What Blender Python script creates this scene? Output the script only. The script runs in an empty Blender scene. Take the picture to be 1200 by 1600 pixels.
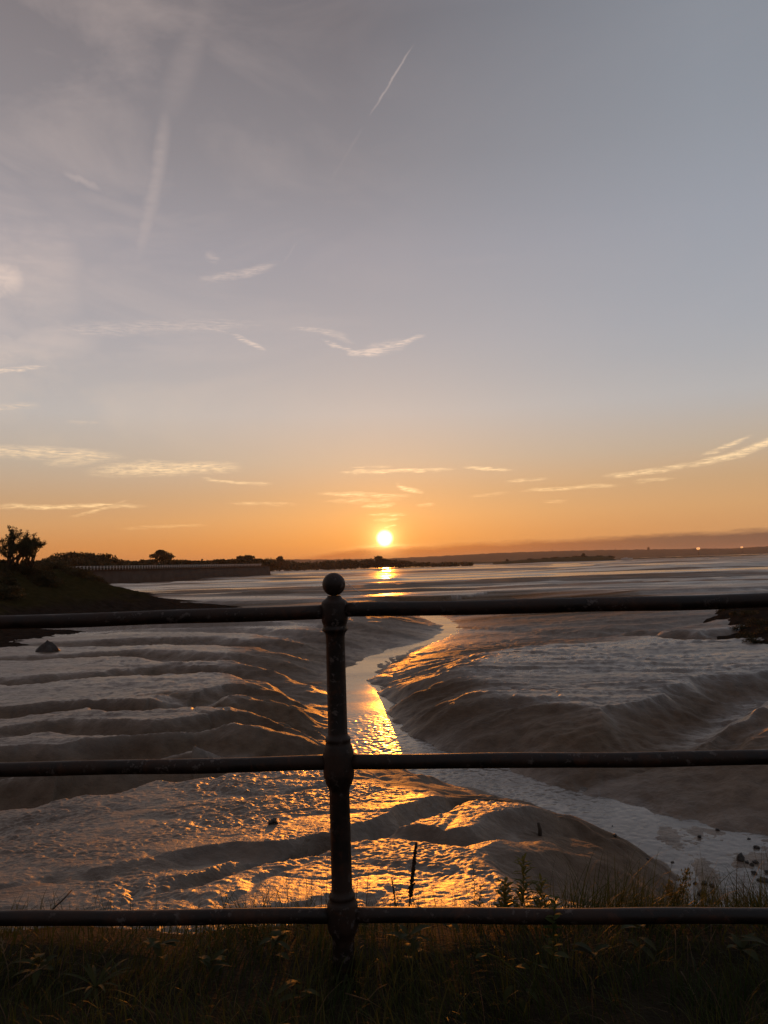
import bpy, bmesh, math, random
import numpy as np
from mathutils import Vector, Matrix, noise as mnoise

random.seed(7)
rng = np.random.default_rng(11)
R = math.radians
scene = bpy.context.scene
COL = scene.collection

# ------------------------------------------------------------------ camera
EYE = 1.25
F_PX = 1230.0
PITCH = math.atan(82 / F_PX)
ROLL = R(1.78)
Fw = Vector((0, math.cos(PITCH), math.sin(PITCH)))
R0 = Vector((1, 0, 0))
U0 = Vector((0, -math.sin(PITCH), math.cos(PITCH)))
CR = R0 * math.cos(ROLL) - U0 * math.sin(ROLL)
CU = R0 * math.sin(ROLL) + U0 * math.cos(ROLL)
cam_d = bpy.data.cameras.new('camera')
cam = bpy.data.objects.new('camera', cam_d)
COL.objects.link(cam)
m = Matrix((CR, CU, -Fw)).transposed().to_4x4()
m.translation = (0, 0, EYE)
cam.matrix_world = m
cam_d.sensor_fit = 'VERTICAL'
cam_d.sensor_height = 32
cam_d.sensor_width = 24
cam_d.lens = 32 * F_PX / 1600
cam_d.clip_start = 0.05
cam_d.clip_end = 20000
scene.camera = cam


def ray(x, y):
    return (Fw + CR * ((x - 600) / F_PX) + CU * ((800 - y) / F_PX))


def W(x, y, z):                      # where the sight line meets a level plane
    d = ray(x, y)
    t = (z - EYE) / d.z
    return Vector((0, 0, EYE)) + d * t


def WY(x, y, Y):                     # where it meets the plane at depth Y
    d = ray(x, y)
    t = Y / d.y
    return Vector((0, 0, EYE)) + d * t


def azel(x, y):
    d = ray(x, y).normalized()
    return math.degrees(math.atan2(d.x, d.y)), math.degrees(math.asin(d.z))


SUN_AZ, SUN_EL = azel(601, 841)

# ------------------------------------------------------------------ helpers


def tag(o, label=None, cat=None, group=None, kind=None):
    if label: o['label'] = label
    if cat: o['category'] = cat
    if group: o['group'] = group
    if kind: o['kind'] = kind
    return o


def empty(name, loc, label, cat, group=None, rz=0):
    o = bpy.data.objects.new(name, None)
    o.empty_display_size = 0.1
    o.location = loc
    o.rotation_euler = (0, 0, rz)
    COL.objects.link(o)
    return tag(o, label, cat, group)


def mesh_np(name, V, F, mat, parent=None, smooth=True, attrs=None):
    V = np.asarray(V, dtype=np.float32)
    me = bpy.data.meshes.new(name)
    me.vertices.add(len(V))
    me.vertices.foreach_set('co', V.ravel())
    if isinstance(F, np.ndarray):
        n, k = F.shape
        me.loops.add(n * k)
        me.loops.foreach_set('vertex_index', F.astype(np.int32).ravel())
        me.polygons.add(n)
        me.polygons.foreach_set('loop_start', np.arange(0, n * k, k, dtype=np.int32))
        me.polygons.foreach_set('loop_total', np.full(n, k, dtype=np.int32))
    else:
        flat = [i for f in F for i in f]
        tot = [len(f) for f in F]
        st = np.concatenate([[0], np.cumsum(tot)[:-1]])
        me.loops.add(len(flat))
        me.loops.foreach_set('vertex_index', np.array(flat, dtype=np.int32))
        me.polygons.add(len(F))
        me.polygons.foreach_set('loop_start', st.astype(np.int32))
        me.polygons.foreach_set('loop_total', np.array(tot, dtype=np.int32))
    me.update(calc_edges=True)
    me.validate()
    if smooth:
        me.polygons.foreach_set('use_smooth', np.ones(len(me.polygons), dtype=bool))
    if attrs:
        for k, v in attrs.items():
            a = me.attributes.new(k, 'FLOAT', 'POINT')
            a.data.foreach_set('value', np.asarray(v, dtype=np.float32).ravel())
    me.materials.append(mat)
    o = bpy.data.objects.new(name, me)
    COL.objects.link(o)
    if parent is not None:
        o.parent = parent
    return o


class MB:
    def __init__(s): s.V = []; s.F = []

    def add(s, V, F):
        b = len(s.V)
        s.V += [tuple(v) for v in V]
        s.F += [tuple(b + i for i in f) for f in F]

    def tube(s, pts, radii, n=8, cap=True):
        pts = [Vector(p) for p in pts]
        rings = []
        up = Vector((0.13, 0.2, 1)).normalized()
        for i, p in enumerate(pts):
            a = pts[max(0, i - 1)]; b = pts[min(len(pts) - 1, i + 1)]
            t = (b - a).normalized()
            x = t.cross(up)
            if x.length < 0.05: x = t.cross(Vector((1, 0.1, 0)))
            x.normalize(); y = t.cross(x)
            r = radii[i] if hasattr(radii, '__len__') else radii
            rings.append([p + (x * math.cos(2 * math.pi * k / n) + y * math.sin(2 * math.pi * k / n)) * r for k in range(n)])
        b = len(s.V)
        for rg in rings: s.V += [tuple(v) for v in rg]
        for i in range(len(rings) - 1):
            for k in range(n):
                s.F.append((b + i * n + k, b + i * n + (k + 1) % n, b + (i + 1) * n + (k + 1) % n, b + (i + 1) * n + k))
        if cap:
            s.F.append(tuple(b + k for k in range(n))[::-1])
            e = b + (len(rings) - 1) * n
            s.F.append(tuple(e + k for k in range(n)))

    def lathe(s, prof, n=32, cx=0, cy=0):
        b = len(s.V)
        for r, z in prof:
            for k in range(n):
                a = 2 * math.pi * k / n
                s.V.append((cx + r * math.cos(a), cy + r * math.sin(a), z))
        for i in range(len(prof) - 1):
            for k in range(n):
                s.F.append((b + i * n + k, b + i * n + (k + 1) % n, b + (i + 1) * n + (k + 1) % n, b + (i + 1) * n + k))
        s.F.append(tuple(b + k for k in range(n))[::-1])
        e = b + (len(prof) - 1) * n
        s.F.append(tuple(e + k for k in range(n)))

    def box(s, c, size, rz=0):
        c = Vector(c); hx, hy, hz = [d / 2 for d in size]
        M = Matrix.Rotation(rz, 3, 'Z')
        V = [c + M @ Vector((sx * hx, sy * hy, sz * hz)) for sx in (-1, 1) for sy in (-1, 1) for sz in (-1, 1)]
        s.add(V, [(0, 1, 3, 2), (4, 6, 7, 5), (0, 4, 5, 1), (2, 3, 7, 6), (0, 2, 6, 4), (1, 5, 7, 3)])

    def build(s, name, mat, parent=None, smooth=True):
        return mesh_np(name, s.V, s.F, mat, parent, smooth)


def _hash(ix, iy, seed):
    h = (ix.astype(np.int64) * 374761393 + iy.astype(np.int64) * 668265263 + seed * 974711) & 0xFFFFFFFF
    h = ((h ^ (h >> 13)) * 1274126177) & 0xFFFFFFFF
    h = h ^ (h >> 16)
    return h


def pn(x, y, seed=0):                # gradient noise, about -0.7..0.7
    ix = np.floor(x); iy = np.floor(y)
    fx = x - ix; fy = y - iy
    ix = ix.astype(np.int64); iy = iy.astype(np.int64)

    def g(i, j):
        a = _hash(ix + i, iy + j, seed) * (2 * math.pi / 4294967296.0)
        return np.cos(a) * (fx - i) + np.sin(a) * (fy - j)
    u = fx * fx * fx * (fx * (fx * 6 - 15) + 10); v = fy * fy * fy * (fy * (fy * 6 - 15) + 10)
    a = g(0, 0); b = g(1, 0); c = g(0, 1); d = g(1, 1)
    return (a + (b - a) * u) * (1 - v) + (c + (d - c) * u) * v


def fbm(x, y, seed=0, o=4):
    r = 0; amp = 1
    for i in range(o):
        r = r + amp * pn(x, y, seed + i * 17); x = x * 2.03 + 3.1; y = y * 2.03 - 1.7; amp *= 0.5
    return r


def sstep(a, b, x):
    t = np.clip((x - a) / (b - a), 0, 1)
    return t * t * (3 - 2 * t)


def seg_dist(X, Y, P, Q):
    dx, dy = Q[0] - P[0], Q[1] - P[1]
    L2 = dx * dx + dy * dy + 1e-9
    t = np.clip(((X - P[0]) * dx + (Y - P[1]) * dy) / L2, 0, 1)
    cx = P[0] + t * dx - X; cy = P[1] + t * dy - Y
    side = dx * (Y - P[1]) - dy * (X - P[0])
    return np.sqrt(cx * cx + cy * cy), t, side


def poly_dist(X, Y, pts):            # distance to a polyline, running length, index, side
    D = np.full(X.shape, 1e9); S = np.zeros(X.shape); I = np.zeros(X.shape); SD = np.zeros(X.shape)
    acc = 0
    for i in range(len(pts) - 1):
        d, t, sd = seg_dist(X, Y, pts[i], pts[i + 1])
        L = math.hypot(pts[i + 1][0] - pts[i][0], pts[i + 1][1] - pts[i][1])
        k = d < D
        D = np.where(k, d, D); S = np.where(k, acc + t * L, S); I = np.where(k, i + t, I); SD = np.where(k, sd, SD)
        acc += L
    return D, S, I, SD


def inside(X, Y, poly):
    c = np.zeros(X.shape, dtype=bool)
    n = len(poly)
    for i in range(n):
        x0, y0 = poly[i][0], poly[i][1]; x1, y1 = poly[(i + 1) % n][0], poly[(i + 1) % n][1]
        if y0 == y1: continue
        k = ((y0 > Y) != (y1 > Y)) & (X < (x1 - x0) * (Y - y0) / (y1 - y0) + x0)
        c ^= k
    return c


# ------------------------------------------------------------------ materials
class NT:
    def __init__(s, tree): s.t = tree; s.n = tree.nodes; s.l = tree.links

    def new(s, typ, **kw):
        nd = s.n.new(typ)
        for k, v in kw.items(): setattr(nd, k, v)
        return nd

    def put(s, sock, v):
        if hasattr(v, 'default_value') or isinstance(v, bpy.types.NodeSocket): s.l.new(v, sock)
        elif v is not None: sock.default_value = v

    def math(s, op, a, b=None, c=None, clamp=False):
        nd = s.n.new('ShaderNodeMath'); nd.operation = op; nd.use_clamp = clamp
        for i, v in enumerate((a, b, c)):
            if v is not None: s.put(nd.inputs[i], v)
        return nd.outputs[0]

    def mix(s, f, a, b, typ='MIX'):
        nd = s.n.new('ShaderNodeMix'); nd.data_type = 'RGBA'; nd.blend_type = typ
        s.put(nd.inputs[0], f)
        for i, v in ((6, a), (7, b)):
            if isinstance(v, tuple) and len(v) == 3: v = (*v, 1)
            s.put(nd.inputs[i], v)
        return nd.outputs[2]

    def noise(s, vec, scale, detail=4, rough=0.55, dist=0.0):
        nd = s.n.new('ShaderNodeTexNoise')
        if vec is not None: s.l.new(vec, nd.inputs['Vector'])
        nd.inputs['Scale'].default_value = scale; nd.inputs['Detail'].default_value = detail
        nd.inputs['Roughness'].default_value = rough; nd.inputs['Distortion'].default_value = dist
        return nd.outputs['Fac']

    def ramp(s, f, stops, interp='LINEAR'):
        nd = s.n.new('ShaderNodeValToRGB'); cr = nd.color_ramp; cr.interpolation = interp
        s.put(nd.inputs[0], f)
        while len(cr.elements) < len(stops): cr.elements.new(0.5)
        for e, (p, c) in zip(cr.elements, stops):
            e.position = p; e.color = (*c, 1) if len(c) == 3 else c
        return nd.outputs['Color']

    def mapping(s, vec, scale=(1, 1, 1), rot=(0, 0, 0)):
        nd = s.n.new('ShaderNodeMapping'); s.l.new(vec, nd.inputs['Vector'])
        nd.inputs['Scale'].default_value = scale; nd.inputs['Rotation'].default_value = rot
        return nd.outputs['Vector']

    def maprange(s, v, a, b, c, d, clamp=True):
        nd = s.n.new('ShaderNodeMapRange'); nd.clamp = clamp
        s.put(nd.inputs[0], v)
        for i, q in enumerate((a, b, c, d)): s.put(nd.inputs[i + 1], q)
        return nd.outputs[0]

    def bump(s, h, strength, dist, normal=None):
        nd = s.n.new('ShaderNodeBump'); nd.inputs['Strength'].default_value = strength
        nd.inputs['Distance'].default_value = dist; s.l.new(h, nd.inputs['Height'])
        if normal is not None: s.l.new(normal, nd.inputs['Normal'])
        return nd.outputs['Normal']


def new_mat(name):
    mt = bpy.data.materials.new(name); mt.use_nodes = True
    t = NT(mt.node_tree)
    bs = t.n['Principled BSDF']
    geo = t.new('ShaderNodeNewGeometry')
    return mt, t, bs, geo.outputs['Position']


def simple_mat(name, c1, c2, scale, rough=0.8, spec=0.3, bump=0.0, bscale=40, bdist=0.01, object_space=True):
    mt, t, bs, pos = new_mat(name)
    tc = t.new('ShaderNodeTexCoord').outputs['Object'] if object_space else pos
    f = t.noise(tc, scale, 5, 0.6)
    t.l.new(t.mix(t.maprange(f, 0.35, 0.65, 0, 1), c1, c2), bs.inputs['Base Color'])
    bs.inputs['Roughness'].default_value = rough
    bs.inputs['Specular IOR Level'].default_value = spec
    if bump: t.l.new(t.bump(t.noise(tc, bscale, 4), bump, bdist), bs.inputs['Normal'])
    return mt


def leaf_mat(name, c1, c2, trans=0.35, scale=3.0, rough=0.6):
    mt, t, bs, pos = new_mat(name)
    f = t.noise(pos, scale, 3)
    col = t.mix(t.maprange(f, 0.35, 0.65, 0, 1), c1, c2)
    t.l.new(col, bs.inputs['Base Color']); bs.inputs['Roughness'].default_value = rough
    bs.inputs['Specular IOR Level'].default_value = 0.25
    tr = t.new('ShaderNodeBsdfTranslucent'); t.l.new(col, tr.inputs['Color'])
    mx = t.new('ShaderNodeMixShader'); mx.inputs[0].default_value = trans
    t.l.new(bs.outputs[0], mx.inputs[1]); t.l.new(tr.outputs[0], mx.inputs[2])
    t.l.new(mx.outputs[0], t.n['Material Output'].inputs['Surface'])
    return mt


# wet estuary mud
def make_mud():
    mt, t, bs, pos = new_mat('wet_mud')
    f1 = t.noise(pos, 0.22, 5, 0.6)
    f2 = t.noise(pos, 3.0, 5, 0.6)
    c = t.mix(t.maprange(f1, 0.35, 0.65, 0, 1), (0.092, 0.060, 0.038), (0.145, 0.101, 0.068))
    c = t.mix(t.maprange(f2, 0.4, 0.7, 0, 0.6), c, (0.046, 0.029, 0.018))
    t.l.new(c, bs.inputs['Base Color'])
    st = t.mapping(pos, (0.05, 0.22, 0.2))
    w = t.noise(st, 1.0, 5, 0.62)                       # wet, drained streaks lying along the shore
    w2 = t.noise(t.mapping(pos, (0.004, 0.034, 0.03)), 1.0, 6, 0.68)
    wet = t.maprange(t.math('ADD', t.math('MULTIPLY', w, 0.45), t.math('MULTIPLY', w2, 0.55)), 0.42, 0.58, 0, 1)

    at = t.new('ShaderNodeAttribute'); at.attribute_name = 'slope_face'
    rg = t.maprange(wet, 0, 1, 0.53, 0.39)
    rg = t.math('ADD', rg, t.math('MULTIPLY', t.math('SUBTRACT', f2, 0.5), 0.18))
    rg = t.math('ADD', rg, t.math('MULTIPLY', at.outputs['Fac'], 0.34))
    sp = t.new('ShaderNodeSeparateXYZ'); t.l.new(pos, sp.inputs[0])
    rg = t.math('ADD', rg, t.maprange(sp.outputs[1], 11, 19, 0.0, -0.15))
    fy = t.maprange(sp.outputs[1], 50, 85, 0, 1)
    dry = t.math('MULTIPLY', fy, t.maprange(w2, 0.45, 0.56, 1, 0))
    rg = t.math('ADD', rg, t.math('MULTIPLY', dry, 0.32))
    t.l.new(t.math('SUBTRACT', t.maprange(wet, 0, 1, 0.55, 1.0), t.math('MULTIPLY_ADD', at.outputs['Fac'], 0.48, t.math('MULTIPLY', dry, 0.45)), clamp=True), bs.inputs['Specular IOR Level'])
    t.l.new(rg, bs.inputs['Roughness'])
    bs.inputs['IOR'].default_value = 1.5
    n1 = t.bump(t.noise(pos, 9.0, 3, 0.5, 0.4), 0.8, 0.04)
    n2 = t.bump(t.noise(pos, 38.0, 4, 0.65), 0.9, 0.010, n1)
    t.l.new(n2, bs.inputs['Normal'])
    return mt


def make_water(name, col, rough, b, sc, dist, ax=0.7):
    mt, t, bs, pos = new_mat(name)
    fs = t.noise(t.mapping(pos, (1.1, 0.8, 1), (0, 0, R(35))), 1.0, 6, 0.66, 0.8)
    t.l.new(t.mix(t.maprange(fs, 0.40, 0.62, 0, 1), tuple(c * .62 for c in col), tuple(c * 1.2 for c in col)), bs.inputs['Base Color'])
    t.l.new(t.maprange(t.noise(t.mapping(pos, (0.15, 0.6, 1)), 1.0, 4), 0.35, 0.65, rough * 0.7, rough * 1.4), bs.inputs['Roughness'])
    bs.inputs['IOR'].default_value = 1.333
    n = t.bump(t.noise(t.mapping(pos, (ax, 1, 1)), sc, 4, 0.55, 0.3), b, dist)
    t.l.new(n, bs.inputs['Normal'])
    return mt


M_mud = make_mud()
M_stream = make_water('stream_water', (0.125, 0.108, 0.095), 0.16, 0.25, 9.0, 0.02)
M_tide = make_water('tide_water', (0.045, 0.042, 0.042), 0.13, 0.8, 1.0, 0.10, 0.03)
M_iron = simple_mat('painted_iron', (0.030, 0.021, 0.018), (0.055, 0.034, 0.026), 9, 0.5, 0.4, 0.5, 55, 0.004)
M_bank = None


def make_iron():
    mt, t, bs, pos = new_mat('weathered_iron_paint')
    f = t.noise(pos, 7, 6, 0.65)
    c = t.mix(t.maprange(f, 0.42, 0.62, 0, 1), (0.009, 0.006, 0.005), (0.028, 0.014, 0.009))
    fl = t.maprange(t.noise(pos, 38, 5, 0.7), 0.57, 0.62, 0, 1)
    fl2 = t.math('MULTIPLY', fl, t.maprange(t.noise(pos, 5, 2), 0.46, 0.58, 0, 1))
    c = t.mix(t.maprange(t.noise(pos, 13, 6, 0.7, 0.6), 0.55, 0.66, 0, 0.9), c, (0.045, 0.017, 0.008))
    c = t.mix(fl2, c, (0.078, 0.062, 0.056))
    t.l.new(c, bs.inputs['Base Color'])
    t.l.new(t.maprange(f, 0.35, 0.65, 0.42, 0.65), bs.inputs['Roughness'])
    bs.inputs['Specular IOR Level'].default_value = 0.3
    n = t.bump(t.noise(pos, 60, 4, 0.6), 0.45, 0.003)
    n = t.bump(fl2, 0.6, 0.002, n)
    t.l.new(n, bs.inputs['Normal'])
    return mt


M_iron = make_iron()

M_grass = leaf_mat('grass_blades', (0.016, 0.031, 0.005), (0.058, 0.064, 0.013), 0.48, 5.0, 0.55)
M_drygrass = leaf_mat('dry_stems', (0.13, 0.088, 0.045), (0.075, 0.05, 0.026), 0.3, 8.0, 0.7)
M_weed = leaf_mat('weed_leaves', (0.055, 0.075, 0.014), (0.10, 0.11, 0.024), 0.5, 6.0, 0.75)
M_weedlow = leaf_mat('verge_weed_leaves', (0.020, 0.030, 0.007), (0.042, 0.046, 0.011), 0.35, 6.0, 0.7)
M_gold = leaf_mat('yellow_green_flowers', (0.13, 0.105, 0.02), (0.09, 0.085, 0.02), 0.45, 20.0, 0.6)
M_dock = simple_mat('dock_seed_brown', (0.03, 0.018, 0.012), (0.055, 0.03, 0.016), 30, 0.8, 0.2)
M_crown = leaf_mat('tree_leaves', (0.022, 0.026, 0.010), (0.045, 0.045, 0.016), 0.22, 0.4, 0.7)
M_scrub = leaf_mat('scrub_leaves', (0.026, 0.026, 0.010), (0.05, 0.042, 0.016), 0.3, 0.6, 0.7)
M_bark = simple_mat('bark', (0.035, 0.027, 0.02), (0.06, 0.045, 0.034), 3, 0.9, 0.2)
M_stone = simple_mat('weedy_stone', (0.014, 0.011, 0.009), (0.035, 0.028, 0.024), 14, 0.55, 0.4, 0.6, 40, 0.01)
M_soil = simple_mat('verge_soil', (0.014, 0.011, 0.006), (0.03, 0.022, 0.012), 6, 0.95, 0.1, 0.8, 60, 0.02, False)
M_field = simple_mat('field_grass', (0.03, 0.034, 0.014), (0.05, 0.047, 0.02), 0.05, 0.95, 0.1, 0, 1, 1, False)
M_hill = simple_mat('hill_land', (0.035, 0.037, 0.022), (0.06, 0.055, 0.032), 0.006, 0.95, 0.1, 0, 1, 1, False)
M_wall = simple_mat('sea_wall_concrete', (0.028, 0.02, 0.015), (0.05, 0.037, 0.028), 0.25, 0.85, 0.2, 0, 1, 1, False)
M_white = simple_mat('pale_fence_timber', (0.36, 0.33, 0.3), (0.48, 0.44, 0.4), 2, 0.7, 0.3)
M_hull = simple_mat('white_hull_paint', (0.62, 0.58, 0.54), (0.7, 0.66, 0.62), 1, 0.5, 0.4)
M_web = simple_mat('spider_silk', (0.75, 0.7, 0.62), (0.8, 0.76, 0.7), 10, 0.3, 0.6)
M_house = simple_mat('house_brick', (0.12, 0.08, 0.06), (0.16, 0.11, 0.09), 1, 0.9, 0.2)
M_lamp = bpy.data.materials.new('lamp_glow'); M_lamp.use_nodes = True
_b = M_lamp.node_tree.nodes['Principled BSDF']
_b.inputs['Emission Color'].default_value = (1, 0.42, 0.1, 1); _b.inputs['Emission Strength'].default_value = 1.1


def make_bank():
    mt, t, bs, pos = new_mat('shingle_and_turf')
    sep = t.new('ShaderNodeSeparateXYZ'); t.l.new(pos, sep.inputs[0])
    f = t.noise(pos, 1.6, 5, 0.65); f2 = t.noise(pos, 0.25, 4)
    shingle = t.mix(t.maprange(f, 0.3, 0.7, 0, 1), (0.012, 0.009, 0.007), (0.032, 0.025, 0.020))
    turf = t.mix(t.maprange(f, 0.35, 0.65, 0, 1), (0.018, 0.017, 0.007), (0.036, 0.029, 0.012))
    k = t.maprange(t.math('ADD', sep.outputs[2], t.math('MULTIPLY', t.math('SUBTRACT', f2, 0.5), 2.5)), -1.7, -0.9, 0, 1)
    t.l.new(t.mix(k, shingle, turf), bs.inputs['Base Color'])
    bs.inputs['Roughness'].default_value = 1.0; bs.inputs['Specular IOR Level'].default_value = 0.0
    t.l.new(t.bump(t.noise(pos, 3.5, 5, 0.7), 0.8, 0.08), bs.inputs['Normal'])
    return mt


M_bank = make_bank()

# ------------------------------------------------------------------ mud flats
Z_TOP, Z_CH, Z_TIDE = -2.6, -3.6, -3.25
UE = [(655, 946), (650, 957), (658, 963), (692, 980), (668, 1000), (610, 1015), (560, 1036), (530, 1060), (530, 1100), (538, 1140), (560, 1172),
      (640, 1205), (745, 1240), (850, 1268), (950, 1305), (1035, 1355), (1070, 1400), (1110, 1450), (1160, 1560)]
LE = [(690, 946), (676, 957), (686, 962), (713, 982), (680, 1001), (635, 1016), (590, 1038), (577, 1060), (604, 1095), (628, 1145), (690, 1172),
      (800, 1205), (900, 1238), (990, 1262), (1100, 1290), (1230, 1320), (1330, 1370), (1420, 1430), (1560, 1540)]
UB = [6, 6, 7, 8, 8, 7.5, 6.5, 5, 4, 3.2, 3.4, 3.6, 3.3, 3.2, 3.0, 2.6, 2.4, 2.4, 2.4]
LB = [22, 22, 22, 22, 20, 16, 11, 6, 3.2, 2.6, 2.8, 3.6, 4.6, 5.2, 5.6, 6, 6, 6, 6]


def densify(pts, vals, z, k=5):
    P = [W(x, y, z) for x, y in pts]
    out, vo = [], []
    for i in range(len(P) - 1):
        p0 = P[max(0, i - 1)]; p1 = P[i]; p2 = P[i + 1]; p3 = P[min(len(P) - 1, i + 2)]
        for j in range(k):
            t = j / k
            q = 0.5 * ((2 * p1) + (p2 - p0) * t + (2 * p0 - 5 * p1 + 4 * p2 - p3) * t * t + (3 * p1 - p0 - 3 * p2 + p3) * t ** 3)
            out.append((q.x, q.y)); vo.append(vals[i] * (1 - t) + vals[i + 1] * t)
    out.append((P[-1].x, P[-1].y)); vo.append(vals[-1])
    return out, np.array(vo)


UEw, UBd = densify(UE, UB, Z_CH)
LEw, LBd = densify(LE, LB, Z_CH)
CH_POLY = UEw + LEw[::-1]

# side gullies: photo line, bottom level, depth, far-side width, near-side width
GUL = [
    ([(-260, 1230), (-80, 1262), (0, 1268), (52, 1275), (117, 1260), (190, 1242), (243, 1231), (316, 1230), (390, 1213), (470, 1203), (560, 1190)], -3.25, .75, 2.6, 1.3),
    ([(770, 1236), (720, 1257), (650, 1284), (590, 1299), (540, 1313), (480, 1325), (420, 1338), (350, 1337), (285, 1352), (187, 1362), (100, 1382), (0, 1420)], -2.80, .13, .6, .6, 2.4, .02),
    ([(480, 1325), (450, 1352), (375, 1366), (330, 1388), (250, 1414)], -2.95, .22, .45, .4, 1, .3),
    ([(960, 1296), (900, 1287), (840, 1292), (790, 1312), (720, 1322), (640, 1316), (560, 1322)], -2.95, .17, .7, .5),
    ([(1050, 1352), (990, 1338), (935, 1329), (870, 1347), (800, 1362)], -2.95, .16, .6, .5),
    ([(1420, 1050), (1270, 1085), (1180, 1100), (1135, 1122), (1100, 1142), (1060, 1160), (1000, 1190), (940, 1225)], -3.2, .6, 2.2, 1.6),
    ([(1300, 1150), (1220, 1146), (1150, 1160), (1090, 1185), (1040, 1215)], -3.1, .3, .9, .9),
    ([(700, 968), (780, 974), (860, 983), (920, 990), (1000, 996), (1060, 1002), (1130, 1006), (1260, 985), (1400, 970)], -2.95, .5, 2.8, 2.0),
    ([(905, 992), (960, 985), (1040, 978), (1120, 970), (1200, 962)], -2.9, .3, 2.4, 2.0),
    # left hand lobes
    ([(560, 1183), (480, 1181), (400, 1181), (308, 1180), (230, 1190), (120, 1205), (0, 1215), (-200, 1215)], -3.0, .46, 1.3, 1.0),
    ([(545, 1172), (507, 1150), (468, 1146), (420, 1145), (360, 1146), (303, 1155), (200, 1166), (74, 1160), (-100, 1185)], -2.95, .32, 1.0, .9),
    ([(535, 1150), (500, 1135), (440, 1124), (368, 1123), (303, 1119), (250, 1126), (195, 1131), (150, 1123), (80, 1129), (0, 1134), (-150, 1130)], -2.98, .42, 1.5, .9),
    ([(530, 1120), (490, 1103), (433, 1096), (370, 1096), (300, 1108), (251, 1106)], -2.95, .36, 1.5, 1.0),
    ([(530, 1098), (500, 1082), (440, 1068), (380, 1062), (322, 1061), (250, 1063), (195, 1067), (120, 1074), (43, 1080), (-100, 1085)], -2.98, .42, 2.0, 1.1),
    ([(530, 1070), (500, 1052), (460, 1046), (377, 1039), (300, 1042), (208, 1030), (100, 1036), (-50, 1046)], -2.95, .36, 2.2, 1.4),
    ([(535, 1050), (505, 1022), (440, 1014), (377, 1013), (280, 1010), (150, 1016), (40, 1020)], -2.92, .34, 2.6, 1.8),
    ([(560, 1030), (520, 1002), (430, 996), (340, 993), (200, 998)], -2.9, .3, 3, 2),
    ([(600, 1010), (560, 986), (480, 980), (380, 978), (250, 984)], -2.9, .28, 3, 2),
]


def near_rise(r):                     # the mud climbs towards the foot of the embankment
    return 0.125 * np.clip(13.6 - r, 0, 6.5) - 0.012 * np.clip(13.6 - r, 0, 6.5) * 0


def WN(px, py, dz=0.0):               # where the sight line meets that rising plane
    z = Z_TOP
    for k in range(30):
        p = W(px, py, z + dz); z = 0.5 * z + 0.5 * (Z_TOP + float(near_rise(math.hypot(p.x, p.y))))
    return W(px, py, z + dz)


def mound(px, py, h, ax_, ay_, back):
    p = WN(px, py, h); return (p.x, p.y - back, h, ax_, ay_)


MOUNDS = [mound(770, 1250, .13, 1.1, .7, .3), mound(590, 1215, .06, 1.6, 1.0, .2), mound(880, 1297, .12, .8, .5, .25), mound(330, 1240, .08, 1.8, .8, .4)]


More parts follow.
